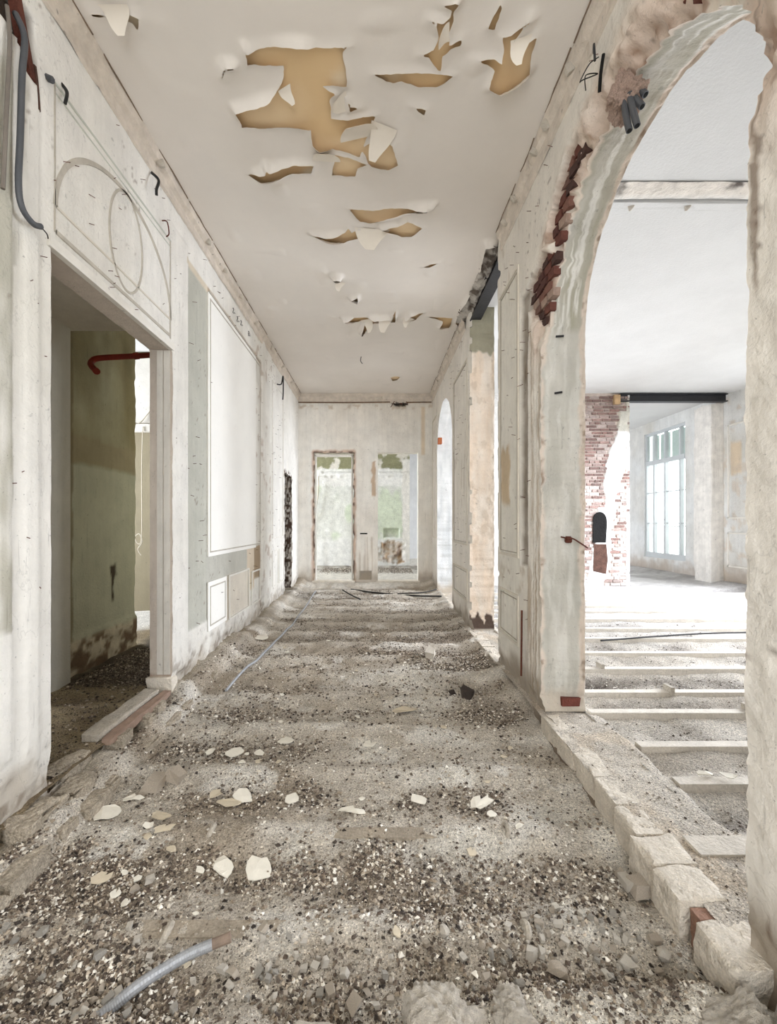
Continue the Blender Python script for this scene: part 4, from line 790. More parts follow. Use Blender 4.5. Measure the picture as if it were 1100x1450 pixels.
# ---- cornices (what is left of them), rails and panel mouldings
def cornice(name, label, prof, axis, a, b, plugs, parent_mat=M_TRIMW):
    o = empty(name, (prof[0][0] if axis == 1 else a, a if axis == 1 else prof[0][0], ZC), label, 'cornice', kind='structure')
    n = max(2, int((b - a) / 0.04)); k = len(prof); V = []; r = random.Random(name)
    for i in range(n + 1):
        t = a + (b - a) * i / n
        for p, q in prof:
            e = 0.006 * float(vn(t * 6, p * 30, q * 30, 5)) + 0.005 * float(vn(t * 20, p * 30, q * 30, 6))
            V.append((p + e, t, q + e) if axis == 1 else (t, p + e, q + e))
    F = [(i * k + j, i * k + j + 1, (i + 1) * k + j + 1, (i + 1) * k + j) for i in range(n) for j in range(k - 1)]
    place(link('cornice_run', np_mesh('cornice_run', np.array(V), np.array(F)), parent_mat, None), o)
    for t in plugs:
        c = (prof[3][0], t, prof[3][1]) if axis == 1 else (t, prof[3][0], prof[3][1])
        w = link('wood_plug', PLUG, M_STONE, None); w.location = c; w.scale = (0.042, 0.036, 0.04); w.rotation_euler = (r.random() * 3, r.random(), 0); place(w, o)
    if axis == 1:
        a0 = a
        while a0 < b - 0.2:
            b0 = min(a0 + 0.25 + 0.5 * r.random(), b); x = prof[4][0] + (0.004 if prof[4][0] < 0 else -0.004)
            place(MB().tube([(x + 0.004 * r.uniform(-1, 1), a0 + (b0 - a0) * i / 5, ZC - 0.003) for i in range(6)], 0.0045, 5, 1).build('edge_crack', M_CRACK), o); a0 = b0 + 0.25 * r.random()
    return o
M_CRACK = surface('cornice_crack', (138, 120, 102), 0.95, 0.3, 20)
PLUG = blob_mesh('wood_plug', 5, 1, 0.3)
M_CORN = surface('cornice_scar', (216, 205, 192), 0.9, 0.22, 8, 0, 0.5, 0.5, 30)
cornice('trim_2', 'broken cornice strip along the left ceiling edge', [(XL + 0.001, 4.07), (XL + 0.018, 4.08), (XL + 0.022, 4.15), (XL + 0.055, 4.17), (XL + 0.065, ZC)], 1, 1.2, YB, [1.95, 3.26, 4.18, 4.65, 5.18, 5.85, 6.7, 7.5, 8.3], M_CORN)
cornice('trim_3', 'broken cornice strip along the right ceiling edge before the opening', [(XR - 0.001, 4.05), (XR - 0.016, 4.06), (XR - 0.02, 4.14), (XR - 0.05, 4.165), (XR - 0.06, ZC)], 1, 1.0, 4.12, [1.3, 1.72, 2.1, 2.58, 2.95, 3.16, 3.60, 3.9], M_CORN)
cornice('trim_4', 'broken cornice strip along the right ceiling edge beyond the opening', [(XR - 0.001, 4.05), (XR - 0.016, 4.06), (XR - 0.02, 4.14), (XR - 0.05, 4.165), (XR - 0.06, ZC)], 1, 5.78, YB, [6.1, 6.6, 7.0, 7.6, 8.2, 8.8], M_CORN)
cornice('trim_5', 'cornice and dark rail across the end wall', [(YB - 0.001, 4.03), (YB - 0.02, 4.04), (YB - 0.03, 4.12), (YB - 0.06, 4.15), (YB - 0.07, ZC)], 0, XL, XR, [-1.2, -0.55, 0.1, 0.75], M_CORN)
MB().tube([(XL, YB - 0.025, 4.045), (-0.6, YB - 0.03, 4.04), (0.3, YB - 0.028, 4.05)], 0.013, 6).build('dark_rail', surface('stained_rail', (128, 104, 84), 0.9, 0.4, 16))
o = bpy.data.objects['dark_rail']; place(o, bpy.data.objects['trim_5'])
o = MB().tube([(0.66, YB - 0.025, 4.045), (1.2, YB - 0.025, 4.05)], 0.013, 6).build('dark_rail', MATS['stained_rail']); place(o, bpy.data.objects['trim_5'])
def wframe(wall, X, sg, a, b, c, d, w=0.022, t=0.014, mat=M_TRIMW):    # four strips of moulding on a side wall
    for q in ((a, b, d - w, d), (a, b, c, c + w), (a, a + w, c + w, d - w), (b - w, b, c + w, d - w)): boxo('panel_moulding', mat, wall, min(X, X + sg * t), max(X, X + sg * t), *q)
M_FR = surface('panel_frame_beige', (218, 211, 198), 0.8, 0.14, 6, 0, 0.4, 0.2)
M_LINE = surface('panel_groove', (172, 164, 150), 0.9, 0.2, 10)
for a, b in ((3.63, 4.20), (5.68, 6.70)):
    wframe(wall_right, XR, -1, a, b, 1.10, 3.62, mat=M_FR); wframe(wall_right, XR, -1, a, b, 0.34, 0.78, mat=M_FR)
    wframe(wall_right, XR, -1, a + 0.04, b - 0.04, 0.38, 0.74, 0.006, 0.008, M_LINE); wframe(wall_right, XR, -1, a + 0.04, b - 0.04, 1.14, 3.58, 0.006, 0.008, M_LINE)
wframe(wall_right, XR, -1, 8.62, 9.2, 1.1, 3.6, mat=M_FR)
# the big white panel on the left wall, its drawn border and the small panels under it
boxo('white_panel', surface('bright_white_panel', (243, 241, 236), 0.7, 0.05, 2, 0, 0.12, 0.08), wall_left, XL - 0.002, XL + 0.010, 4.29, 5.98, 1.06, 3.745)
boxo('white_panel', MATS['bright_white_panel'], wall_left, XL - 0.002, XL + 0.008, 4.29, 4.82, 0.30, 0.80)
wframe(wall_left, XL + 0.010, 1, 4.33, 6.2, 1.10, 3.70, 0.014, 0.004, M_SCAR); wframe(wall_left, XL + 0.008, 1, 4.335, 4.775, 0.345, 0.755, 0.014, 0.004, M_SCAR)
wframe(wall_left, XL, 1, 4.90, 5.68, 0.28, 0.80, 0.02, 0.01); wframe(wall_left, XL, 1, 5.80, 6.22, 0.28, 0.74, 0.02, 0.01)
wframe(wall_left, XL, 1, 6.95, 7.75, 1.15, 3.75, 0.02, 0.012); wframe(wall_left, XL, 1, 6.95, 7.35, 0.35, 0.95, 0.02, 0.01); wframe(wall_left, XL, 1, 7.42, 7.8, 0.35, 0.95, 0.02, 0.01)
boxo('panel_moulding', M_SCAR, wall_left, XL, XL + 0.016, 4.31, 6.22, 3.75, 3.765)
# overdoor: glued-on arch, oval and lines
def wall_strip(pts, w, t=0.006, mat=M_SCAR, name='overdoor_line'):
    V = []; n = len(pts)
    for i, (y, z) in enumerate(pts):
        a = pts[max(i - 1, 0)]; b = pts[min(i + 1, n - 1)]; dy, dz = b[0] - a[0], b[1] - a[1]; l = math.hypot(dy, dz) or 1
        ny, nz = -dz / l * w / 2, dy / l * w / 2
        V += [(XL - 0.002, y - ny, z - nz), (XL + t, y - ny * 0.8, z - nz * 0.8), (XL + t, y + ny * 0.8, z + nz * 0.8), (XL - 0.002, y + ny, z + nz)]
    F = [(i * 4 + j, i * 4 + j + 1, i * 4 + 5 + j, i * 4 + 4 + j) for i in range(n - 1) for j in range(3)]
    return link(name, np_mesh(name, np.array(V), np.array(F)), mat, wall_left)
wall_strip([(2.885 - 0.63 * math.cos(a), 3.09 + 0.56 * math.sin(a)) for a in np.linspace(0, math.pi, 48)], 0.032, name='overdoor_arch')
wall_strip([(2.90 + 0.19 * math.cos(a), 3.32 + 0.33 * math.sin(a)) for a in np.linspace(0, 2 * math.pi, 49)], 0.018, name='overdoor_oval')
M_GL = surface('pale_green_line', (204, 206, 196), 0.9, 0.1)
wall_strip([(2.26, 3.09), (3.50, 3.09)], 0.016, mat=M_FR); wall_strip([(2.26, 2.955), (3.50, 2.955)], 0.026)
wall_strip([(2.25, 3.74), (3.52, 3.74)], 0.014, mat=M_GL); wall_strip([(2.25, 3.69), (3.52, 3.69)], 0.006, mat=M_GL)
wall_strip([(2.25, 2.95), (2.25, 3.74)], 0.008, mat=M_SCAR); wall_strip([(3.51, 2.93), (3.51, 3.74)], 0.012, mat=M_SCAR)
MB().box(XL - 0.02, XL + 0.015, 2.20, 3.56, 2.845, 2.90).build('door_head', M_TRIMW, wall_left)
# carpenter's pencil marks: 2-
for y, z in ((5.05, 3.93), (5.34, 3.92), (5.66, 3.93), (5.2, 3.9)):
    s = 0.035; mb = MB(); x = XL + 0.004
    mb.tube([(x, y - 0.5 * s, z + 0.7 * s), (x, y - 0.1 * s, z + s), (x, y + 0.4 * s, z + 0.6 * s), (x, y - 0.4 * s, z - 0.6 * s), (x, y + 0.5 * s, z - 0.6 * s)], 0.0035, 4, 4)
    mb.tube([(x, y + 0.9 * s, z), (x, y + 1.8 * s, z)], 0.0035, 4, 1); mb.build('pencil_mark', M_CABLE, wall_left)
# nails left in the walls
def nails(wall, X, sg, n, seed, ylim, ok):
    r = random.Random(seed); mb = MB()
    while n:
        y = r.uniform(*ylim); z = 0.3 + 3.75 * r.random() ** 0.7
        if not ok(y, z): continue
        n -= 1; l = r.uniform(0.015, 0.035); dy = r.uniform(-0.02, 0.02); dz = r.uniform(-0.02, 0.01)
        mb.tube([(X - sg * 0.01, y, z), (X + sg * l, y + dy, z + dz)], 0.0022, 4, 1)
    mb.build('nail', M_RUST, wall, kind='stuff')
nails(wall_left, XL, 1, 130, 5, (1.9, 7.6), lambda y, z: float(left_sdf(np.array([y]), np.array([z]))[0]) > 0.03 and not (4.35 < y < 5.9 and 1.1 < z < 3.7))
nails(wall_right, XR, -1, 90, 6, (1.3, 7.0), lambda y, z: float(right_sdf(np.array([y]), np.array([z]))[0]) > 0.2)
# remains of a partition across the right-hand room's ceiling
ctr = empty('trim_6', (3.5, 3.75, ZC), 'stub of a removed partition across the right room ceiling', 'ceiling strip', kind='structure')
place(rough_block('plaster_bead', slab, None, XR2, 6.5, 3.70, 3.80, ZC - 0.03, ZC + 0.01, 4, 0.006, 12), ctr)
o = grid(lin((XR2, 6.5, 0.03)), lin((3.50, 3.68, 0.03)), None)
q, P = surf('raw_strip', o, lambda x, y: (x, y, ZC - 0.012 + 0.012 * fbm(x * 9, y * 9, 0, 3)), lambda x, y: mix(mix(const(S(222, 214, 204), x), S(96, 88, 82), sm(0.0, 0.3, fbm(x * 5, y * 8, 0, 5)) * sm(1.8, 2.2, x)), S(236, 232, 226), sm(3.64, 3.66, y)), M_RAW); place(q, ctr)
for x in (1.75, 2.25, 2.75, 3.3): w = link('wood_plug', PLUG, M_STONE, None); w.location = (x, 3.75, ZC - 0.03); w.scale = (0.035,) * 3; place(w, ctr)
# crumbled ceiling edge above the knocked-through opening
mb = grid(lin((1.08, 1.26, 0.015)), lin((4.22, 5.95, 0.02)), lambda x, y: -(poly_sdf(x, y, HOLES[21]) - 0.02 + 0.02 * fbm(x * 14, y * 14, 0, 3)))
o, P = surf('crumbled_edge', mb, lambda x, y: (x, y, ZC + 0.01 - 0.05 * (x - 1.08) / 0.15 - 0.03 * np.abs(fbm(x * 12, y * 12, 0, 8)) + 0.02 * fbm(x * 30, y * 30, 0, 9)), lambda x, y: mix(const(S(196, 190, 182), x), S(110, 100, 92), sm(0.0, 0.35, fbm(x * 14, y * 9, 0, 4))), M_RAW); place(o, ceiling)
# ---- windows
def window(name, label, Y0, Y1, full):
    w = empty(name, (XO + 0.1, (Y0 + Y1) / 2, 0.45), label, 'window', kind='structure')
    P = lambda n, a, b, c, d, x0=0.04, x1=0.12, mat=M_WINF, **kw: place(boxo(n, mat, None, XO + x0, XO + x1, a, b, c, d, **kw), w)
    z1, z2, zt = 0.45, 3.94, 3.09
    P('frame', Y0, Y0 + 0.05, z1, z2); P('frame', Y1 - 0.05, Y1, z1, z2); P('frame', Y0 + 0.05, Y1 - 0.05, z2 - 0.07, z2); P('frame', Y0 + 0.05, Y1 - 0.05, z1, z1 + 0.14)
    P('transom', Y0 + 0.05, Y1 - 0.05, zt - 0.06, zt + 0.06, 0.02, 0.12)
    L = Y1 - Y0; cols = [Y0 + 0.05, Y0 + 0.235, Y0 + 0.80, Y0 + 1.25, Y1 - 0.05]
    for i, c in enumerate(cols[1:-1]):
        P('mullion', c - 0.03, c + 0.03, z1 + 0.14, zt - 0.06, 0.03, 0.12); P('mullion', c - 0.03, c + 0.03, zt + 0.06, z2 - 0.07, 0.03, 0.12)
    for i in range(4):
        a, b = cols[i] + 0.03 * (i > 0), cols[i + 1] - 0.03 * (i < 3)
        for z in (1.40, 2.25): P('glazing_bar', a, b, z - 0.012, z + 0.012, 0.06, 0.10)
        if full:
            for za, zb in ((z1 + 0.14, 1.388), (1.412, 2.238), (2.262, zt - 0.06), (zt + 0.06, z2 - 0.07)): P('pane', a, b, za, zb, 0.078, 0.083, M_GLASS)
    if full:
        n = 22
        for i in range(4):
            a, b = cols[i] + 0.03 * (i > 0), cols[i + 1] - 0.03 * (i < 3)
            for k in range(n):
                z = zt + 0.08 + (z2 - 0.09 - zt - 0.08) * k / (n - 1)
                o = MB().prism([(XO + 0.20, z - 0.018), (XO + 0.214, z + 0.018), (XO + 0.22, z + 0.018), (XO + 0.206, z - 0.018)], 1, a, b).build('shutter_slat', M_SLAT); place(o, w)
        o = MB().tube([(XO + 0.03, cols[2] + 0.0, 1.5), (XO - 0.02, cols[2], 1.5), (XO - 0.02, cols[2] + 0.1, 1.5)], 0.011, 6, 1).build('lever_handle', M_GALV); place(o, w)
    return w
M_WINF = surface('window_paint', (196, 199, 200), 0.6, 0.06, 5, 0, 0.1, 0.05)
M_SLAT = surface('shutter_paint', (196, 204, 200), 0.7, 0.08, 5, 0, 0, 0.05)
window('window_1', 'tall glazed window with shuttered transom in the far right room', VW[0], VW[1], True)
for k, (a, b) in enumerate(WINS): window('window_%d' % (k + 2), ('street window nearest the viewpoint', 'middle street window of the right room', 'street window before the steel lintel', 'street window added for light behind the chimney pier')[k] + ', out of view', a, b, False)
rl = empty('balcony_railing', (8.5, 11.4, 0.3), 'faint iron balcony railing outside the far window', 'railing')
for i in range(26): place(MB().box(8.49, 8.51, 9.9 + i * 0.12, 9.915 + i * 0.12, 0.3, 1.3).build('baluster', surface('pale_iron', (206, 208, 208), 0.6, 0.1)), rl)
place(boxo('handrail', MATS['pale_iron'], None, 8.47, 8.53, 9.8, 13.1, 1.3, 1.34), rl); place(boxo('balcony_slab', M_STONE, None, 8.0, 8.7, 9.8, 13.1, 0.2, 0.3), rl)
# ------------------------------------------------------------------ things
def fh(x, y): return float(floor_h(np.array([x]), np.array([y]))[0])
# steel beams
def ibeam(name, label, axis, a, b, c, d, z1, z2, mat=M_STEEL):
    w = empty(name, ((c + d) / 2 if axis == 1 else a, a if axis == 1 else (c + d) / 2, z1), label, 'beam')
    t = 0.02; mid = (c + d) / 2
    for n, q in (('flange', (c, d, z1, z1 + t)), ('flange', (c, d, z2 - t, z2)), ('web', (mid - 0.012, mid + 0.012, z1 + t, z2 - t))):
        o = boxo(n, mat, None, q[0], q[1], a, b, q[2], q[3]) if axis == 1 else boxo(n, mat, None, a, b, q[0], q[1], q[2], q[3]); place(o, w)
    return w
ibeam('steel_beam', 'black steel beam under the ceiling over the knocked-through opening', 1, 4.16, 5.72, 1.235, 1.37, 4.07, 4.21)
ibeam('steel_beam', 'dark steel lintel beside the brick chimney pier in the right room', 0, 5.27, 7.60, 9.16, 9.30, 4.04, 4.21)
boxo('timber_packer', surface('packer_timber', (190, 158, 120), 0.9, 0.3, 12), bpy.data.objects['wall_cross'], 5.14, 5.27, 9.15, 9.24, 3.98, 4.18); place(bpy.data.objects['timber_packer'], bpy.data.objects['wall_cross'])
# red pipe in the left room
t = empty('red_pipe', (-2.62, 3.9, 2.8), 'red painted pipe with a bent open end inside the left doorway', 'pipe')
place(MB().tube([(-1.89, 4.27, 3.12), (-2.04, 4.20, 3.08), (-2.35, 4.06, 3.0), (-2.58, 3.95, 2.94), (-2.63, 3.92, 2.90), (-2.60, 3.86, 2.84), (-2.50, 3.78, 2.76)], 0.026, 10).build('pipe_run', M_RED, smooth=True), t)
place(MB().tube([(-2.33, 4.07, 3.005), (-2.29, 4.085, 3.016)], 0.032, 10, 1).build('coupling', M_RED), t)
place(MB().tube([(-2.505, 3.784, 2.764), (-2.49, 3.772, 2.752)], 0.030, 10, 1).build('end_collar', M_RED), t)
# conduits and rusty iron at the top of the near left pier
t = empty('drooping_conduit', (-1.66, 2.0, 2.9), 'dark grey conduit drooping from the hole high on the left pier', 'conduit')
lw = lambda px, py, off: None
place(MB().tube([(-1.70, 1.995, 3.80), (-1.665, 2.005, 3.70), (-1.66, 1.985, 3.5), (-1.66, 1.975, 3.2), (-1.66, 1.965, 2.98), (-1.66, 1.985, 2.88), (-1.655, 2.04, 2.845), (-1.65, 2.085, 2.86)], 0.014, 10).build('sleeve', M_PVC, smooth=True), t)
place(MB().tube([(-1.65, 2.08, 2.858), (-1.645, 2.115, 2.845), (-1.65, 2.13, 2.83)], 0.003, 5).build('wire_end', M_CABLE), t)
MB().tube([(-1.70, 1.95, 3.78), (-1.67, 1.93, 3.6), (-1.67, 1.915, 3.3), (-1.675, 1.90, 2.9)], 0.009, 8).build('thin_conduit', surface('grey_brown_sheath', (118, 110, 102), 0.7, 0.2), label='thin grey-brown cable hanging behind the drooping conduit on the left pier', cat='cable')
t = empty('rusted_bar', (-1.70, 2.05, 3.62), 'red rusted iron bar exposed in the hole above the left pier', 'iron bar')
mbx = MB().box(-1.745, -1.70, -0.018, 0.018, -0.20, 0.20); mbx.v = [(x, 2.045 + y + z * -0.28, 3.80 + z) for x, y, z in mbx.v]; place(mbx.build('bar', M_RUST), t)
place(MB().tube([(-1.71, 2.11, 3.68), (-1.71, 2.125, 3.60), (-1.708, 2.135, 3.48)], 0.014, 6).build('rust_stub', surface('dark_rust', (82, 58, 48), 0.9, 0.4, 20)), t)
def wire(name, label, pts, r=0.004, mat=M_CABLE, cat='wire', **kw): return MB().tube(pts, r, 6).build(name, mat, label=label, cat=cat, **kw)
wire('wall_socket_stub', 'dark round pipe stub in the left wall near the ceiling', [(-1.73, 2.195, 3.72), (-1.68, 2.20, 3.70)], 0.016, M_PVC, 'pipe stub')
wire('cable_end', 'short dark cable stub below the left cornice, nearest the viewpoint', [(-1.72, 2.31, 3.80), (-1.68, 2.30, 3.74), (-1.675, 2.28, 3.66)], 0.009, M_CABLE, 'cable')
wire('cable_end', 'bent black cable stub hanging from the left cornice above the overdoor', [(-1.70, 3.20, 4.05), (-1.65, 3.21, 4.0), (-1.645, 3.17, 3.90), (-1.65, 3.18, 3.86)], 0.010, M_CABLE, 'cable')
wire('wire_curl', 'small curled brown wire on the left wall below the cornice', [(-1.70, 3.36, 3.80), (-1.66, 3.36, 3.79), (-1.66, 3.39, 3.72), (-1.67, 3.37, 3.68)], 0.005, M_RUST, 'wire')
wire('cable_end', 'black cable curling out of the left wall near the far ceiling', [(-1.70, 7.25, 3.78), (-1.64, 7.3, 3.80), (-1.62, 7.35, 3.95), (-1.65, 7.5, 3.72), (-1.68, 7.6, 3.62)], 0.011, M_CABLE, 'cable')
# four grey conduits out of the arch crown
ends = [(1.25, 2.095, 3.341), (1.27, 2.065, 3.338), (1.30, 2.074, 3.44), (1.32, 2.079, 3.503)]
roots = [(1.245, 2.122, 3.487), (1.26, 2.10, 3.504), (1.27, 2.117, 3.545), (1.29, 2.12, 3.588)]
me = blob_mesh('plaster_lump', 61, 4, 0.9); o = link('plaster_lump', me, surface('pinkish_rubble_plaster', (214, 186, 170), 0.95, 0.35, 14, 0, 0.5, 0.9, 40), wall_right); o.scale = (0.085, 0.11, 0.13); o.location = (1.275, 2.17, 3.60)
for i, e in enumerate(ends):
    d = (Vector(e) - Vector(roots[i])); r0 = Vector(roots[i]) - d.normalized() * 0.03; d = Vector(e) - r0
    tb = empty('conduit_stub', tuple(r0), ('leftmost', 'second from left', 'third from left', 'rightmost')[i] + ' of the four dark grey conduit stubs under the arch', 'conduit', 'conduit stubs under the arch')
    place(MB().tube([tuple(r0), tuple(r0 + d * 0.5 + Vector((-0.004, 0, 0.004))), e], 0.0155, 12, 4).build('sleeve', M_PVC, smooth=False), tb)
    q = Vector(e); n = d.normalized(); place(MB().tube([tuple(q - n * 0.002), tuple(q + n * 0.0015)], 0.0115, 12, 1).build('bore_shade', M_SOOT_SHADE), tb)  # black cap painted for the shade inside the open sleeve end
t = empty('wire_tangle', (1.2, 2.30, 3.85), 'black bolt and tangle of wires on the cornice above the arch', 'wires')
place(MB().tube([(1.21, 2.36, 4.02), (1.18, 2.30, 4.0), (1.18, 2.29, 3.90)], 0.006, 8).build('bolt', M_STEEL), t)
place(MB().tube([(1.20, 2.29, 3.92), (1.14, 2.27, 3.86), (1.12, 2.33, 3.83), (1.15, 2.36, 3.87), (1.2, 2.30, 3.84), (1.13, 2.29, 3.82), (1.16, 2.35, 3.80)], 0.003, 5).build('loose_wire', M_CABLE), t)
place(MB().tube([(1.21, 2.26, 3.90), (1.20, 2.27, 3.80), (1.21, 2.30, 3.74)], 0.009, 8).build('charred_sleeve', M_SOOT_SHADE), t)
wire('ceiling_hook_wire', 'short wires dangling from the hole in the far ceiling', [(-0.26, 7.2, ZC + 0.005), (-0.27, 7.2, 4.16), (-0.24, 7.22, 4.12)], 0.006)
t = empty('wire_tangle', (0.5, YB, 4.0), 'knot of dark wires in the hole above the end wall doors', 'wires'); wr = random.Random(2)
for i in range(7): place(MB().tube([(0.35 + 0.05 * i, YB + 0.03, 4.04), (0.36 + 0.05 * i + wr.uniform(-0.03, 0.03), YB - 0.04, 4.03 + wr.uniform(-0.04, 0.03)), (0.38 + 0.05 * i + wr.uniform(-0.08, 0.08), YB - 0.06, 3.98 + wr.uniform(-0.06, 0.03))], 0.008, 5).build('wire_strand', M_CABLE if i % 3 else M_RUST), t)
wire('hanging_string', 'pale string hanging in the gap beyond the left doorway', [(-3.80, 6.895, 2.97), (-3.80, 6.885, 2.88), (-3.81, 6.88, 2.2), (-3.81, 6.88, 1.2), (-3.87, 6.88, 1.07), (-3.92, 6.88, 1.17), (-3.85, 6.88, 1.23), (-3.80, 6.88, 1.1), (-3.87, 6.88, 0.98), (-3.82, 6.88, 0.88)], 0.008, M_STRING, 'string')
wire('hanging_string', 'slack pale strings looped across the dark recess beyond the left doorway', [(-3.95, 6.895, 2.99), (-3.85, 6.93, 3.06), (-3.72, 6.965, 3.25)], 0.008, M_STRING, 'string')
wire('iron_bracket', 'rusty bracket with twisted wire on the grey arch jamb', [(1.37, 3.16, 1.30), (1.375, 3.09, 1.295), (1.42, 3.075, 1.29), (1.46, 3.08, 1.27), (1.54, 3.09, 1.22)], 0.006, M_RUST, 'bracket')
o = rough_block('rust_plate', M_RUST, None, 1.385, 1.43, 3.09, 3.13, 1.255, 1.305, 4, 0.006, label='rusted iron plate fixed on the grey arch jamb', cat='iron plate')
for z, x in ((2.77, 1.345), (2.36, 1.335)): wire('iron_dowel', 'short black dowel stuck in the grey jamb ' + ('just below the arch' if z > 2.5 else 'lower down'), [(x - 0.02, 3.13, z + 0.01 * (z > 2.5)), (x + 0.025, 3.10, z)], 0.008, M_STEEL, 'dowel')
wire('rust_rod', 'thin rusty rod standing against the right pilaster', [(1.195, 3.50, 0.14), (1.20, 3.50, 0.68)], 0.008, M_RUST, 'rod')
o = boxo('jamb_brick', surface('orange_brick', (186, 110, 72), 0.9, 0.3, 20), None, 1.225, 1.30, 8.40, 8.535, 2.98, 3.10, label='orange brick poking out of the far arch jamb', cat='brick')
# flexible conduit lying in the foreground
cp = [(-0.94, 1.26), (-0.855, 1.34), (-0.773, 1.393), (-0.664, 1.47), (-0.582, 1.502), (-0.522, 1.519)]
pts = [(x, y, -0.155 + 0.022 * (i > 1) + 0.01 * i) for i, (x, y) in enumerate(cp)]
t = empty('flexible_conduit', (-0.73, 1.4, -0.16), 'ribbed grey flexible conduit lying on the rubble in the foreground', 'conduit')
place(MB().tube(pts[:-1], 0.017, 12, 26, ring=lambda i, n: 1.0 + 0.06 * (i % 2)).build('ribbed_sleeve', M_GALV, smooth=False), t)
place(MB().tube([pts[-2], pts[-1]], 0.0165, 12, 1).build('rusty_end', surface('brown_end', (140, 122, 108), 0.8, 0.3, 20), label='brown taped end'), t)
rp = [(-1.32, 3.717), (-1.252, 4.754), (-1.19, 5.804), (-1.19, 7.0), (-1.207, 8.419)]
wire('metal_tube', 'long thin grey tube lying along the left side of the corridor', [(x, y, max(fh(x, y), fh(x, y - 0.1), fh(x, y + 0.1)) + 0.022) for x, y in [(np.interp(t, [q[1] for q in rp], [q[0] for q in rp]), t) for t in np.linspace(3.717, 8.419, 20)]], 0.013, M_GALV, 'tube')
wire('black_cable', 'longest black cable lying across the far end of the floor', [(x, y, fh(x, y) + 0.02) for x, y in ((-0.524, 8.737), (0.097, 8.272), (0.76, 7.999), (1.18, 7.7))], 0.016, M_CABLE, 'cable')
wire('black_cable', 'short black cable crossing the long one before the far arch', [(x, y, fh(x, y) + 0.03) for x, y in ((0.4, 8.05), (0.893, 8.1), (1.17, 8.3))], 0.012, M_CABLE, 'cable')
wire('black_cable', 'short dark rod lying before the left end doorway', [(x, y, fh(x, y) + 0.02) for x, y in ((-0.686, 8.573), (-0.5, 8.1), (-0.288, 7.6))], 0.012, M_CABLE, 'cable')
wire('black_cable', 'thin dark cable lying over the joists in the right room', [(2.62, 4.95, 0.03), (2.75, 4.98, 0.03), (3.4, 5.15, 0.025), (4.2, 5.3, 0.025), (5.2, 5.38, 0.02)], 0.010, M_CABLE, 'cable')
# collars straddling the joists
for k, (x, y, lab) in enumerate(((-0.80, 1.61, 'half-buried curved collar on the foremost joist, left side'), (0.56, 1.61, 'half-buried curved collar on the foremost joist, right side'), (0.64, 2.11, 'half-buried collar on the second joist, right side'), (-0.83, 2.12, 'half-buried collar on the second joist, left side'))):
    z = fh(x, y); mb = MB()
    mb.tube([(x + 0.012 * math.sin(a), y + 0.035 * math.cos(a), z - 0.02 + 0.034 * math.sin(a)) for a in np.linspace(0.0, math.pi, 10)], 0.014, 7, 1)
    mb.build('joist_collar', M_WOODD, label=lab, cat='collar')
# timber threshold pieces in the left doorway
for q, lab, mt in (((-1.86, -1.74, 2.66, 3.40, 0.02, 0.075), 'pale dusty threshold board in the left doorway', M_WOODD), ((-1.735, -1.66, 2.66, 3.44, 0.0, 0.05), 'reddish grooved threshold timber beside the pale board', surface('reddish_timber', (158, 134, 118), 0.9, 0.3, 12))):
    rough_block('threshold_board', mt, None, *q, seed=9, amp=0.006, n=10, label=lab, cat='board')
# paint and plaster flakes on the ground
fr = random.Random(11)
def flake(name, x, y, w, d, mat, label, group=None, cat='paint flake', tilt=0.12):
    n = fr.randint(7, 11); rot = fr.uniform(-0.6, 0.6)
    pl = []
    for i in range(n):
        a = 2 * math.pi * i / n + fr.uniform(-0.25, 0.25); r = fr.uniform(0.62, 1.15); pl.append((0.5 * w * r * math.cos(a), 0.5 * d * r * math.sin(a)))
    if fr.random() < 0.3: pl.insert(2, (0.05 * w, 0.1 * d))
    mb = MB().prism(pl, 2, 0, 0.004); k = fr.uniform(-1, 1) * 0.5
    mb.v = [(px, py, pz + k * (px * px) / max(w, 0.02)) for px, py, pz in mb.v]
    o = mb.build(name, mat, label=label, cat=cat, group=group); o.location = (x, y, fh(x, y) + 0.010 + 0.06 * w)
    o.rotation_euler = (fr.uniform(0.0, tilt * 1.5), fr.uniform(-tilt, tilt), rot); return o
FL = {0: 'large white notched paint flake lying by the left footing', 1: 'white squarish paint flake, left of a pair in the near left rubble', 2: 'white torn oblong paint flake, right of a pair in the near left rubble', 3: 'white flake lying mid-floor, second joist hollow', 4: 'pale curled flake on the mid floor, left of centre', 5: 'pale pointed flake on the mid floor at the centre', 6: 'long beige flake lying near the right mid floor', 11: 'pale flat flake right of centre on the mid floor', 12: 'cluster-like broken flake near the right collar', 13: 'long narrow beige flake in the dark rubble at left', 7: 'pale flake in the middle of a row of three, left mid floor', 8: 'pale flake at the right end of a row of three, left mid floor', 9: 'small flake at the left end of a row of three, left mid floor', 10: 'pale flake between the left flake cluster and the white one at centre', 14: 'long beige flake below and right of the notched white flake', 18: 'beige flake just right of the notched white flake', 17: 'thin pale flake above the notched white flake', 20: 'broad pale flake amid the left mid-floor cluster', 28: 'beige flake lying against the broad pale one', 19: 'small beige flake above left of the broad pale one', 21: 'small upright beige chip in the gravel near the foreground centre', 22: 'small beige chip just beside the flexible conduit'}
for i, (x, y, w, d) in enumerate(FLAKES):
    if x < -1.6: x = -1.45
    bg = i in (6, 13, 14, 16, 18, 21, 22, 28, 19)
    if i in FL: flake('paint_flake', x, y, w, d, M_PAPERB if bg else M_PAPER, FL[i])
    elif x > 0: flake('paint_flake', x, y, w, d, M_PAPER, 'small pale flake lying close to the broken flake near the right collar')
    else: flake('paint_flake', x, y, w, d, M_PAPERB if bg else M_PAPER, 'small paint flake among the rubble of the left half of the floor', 'small flakes in the left rubble')
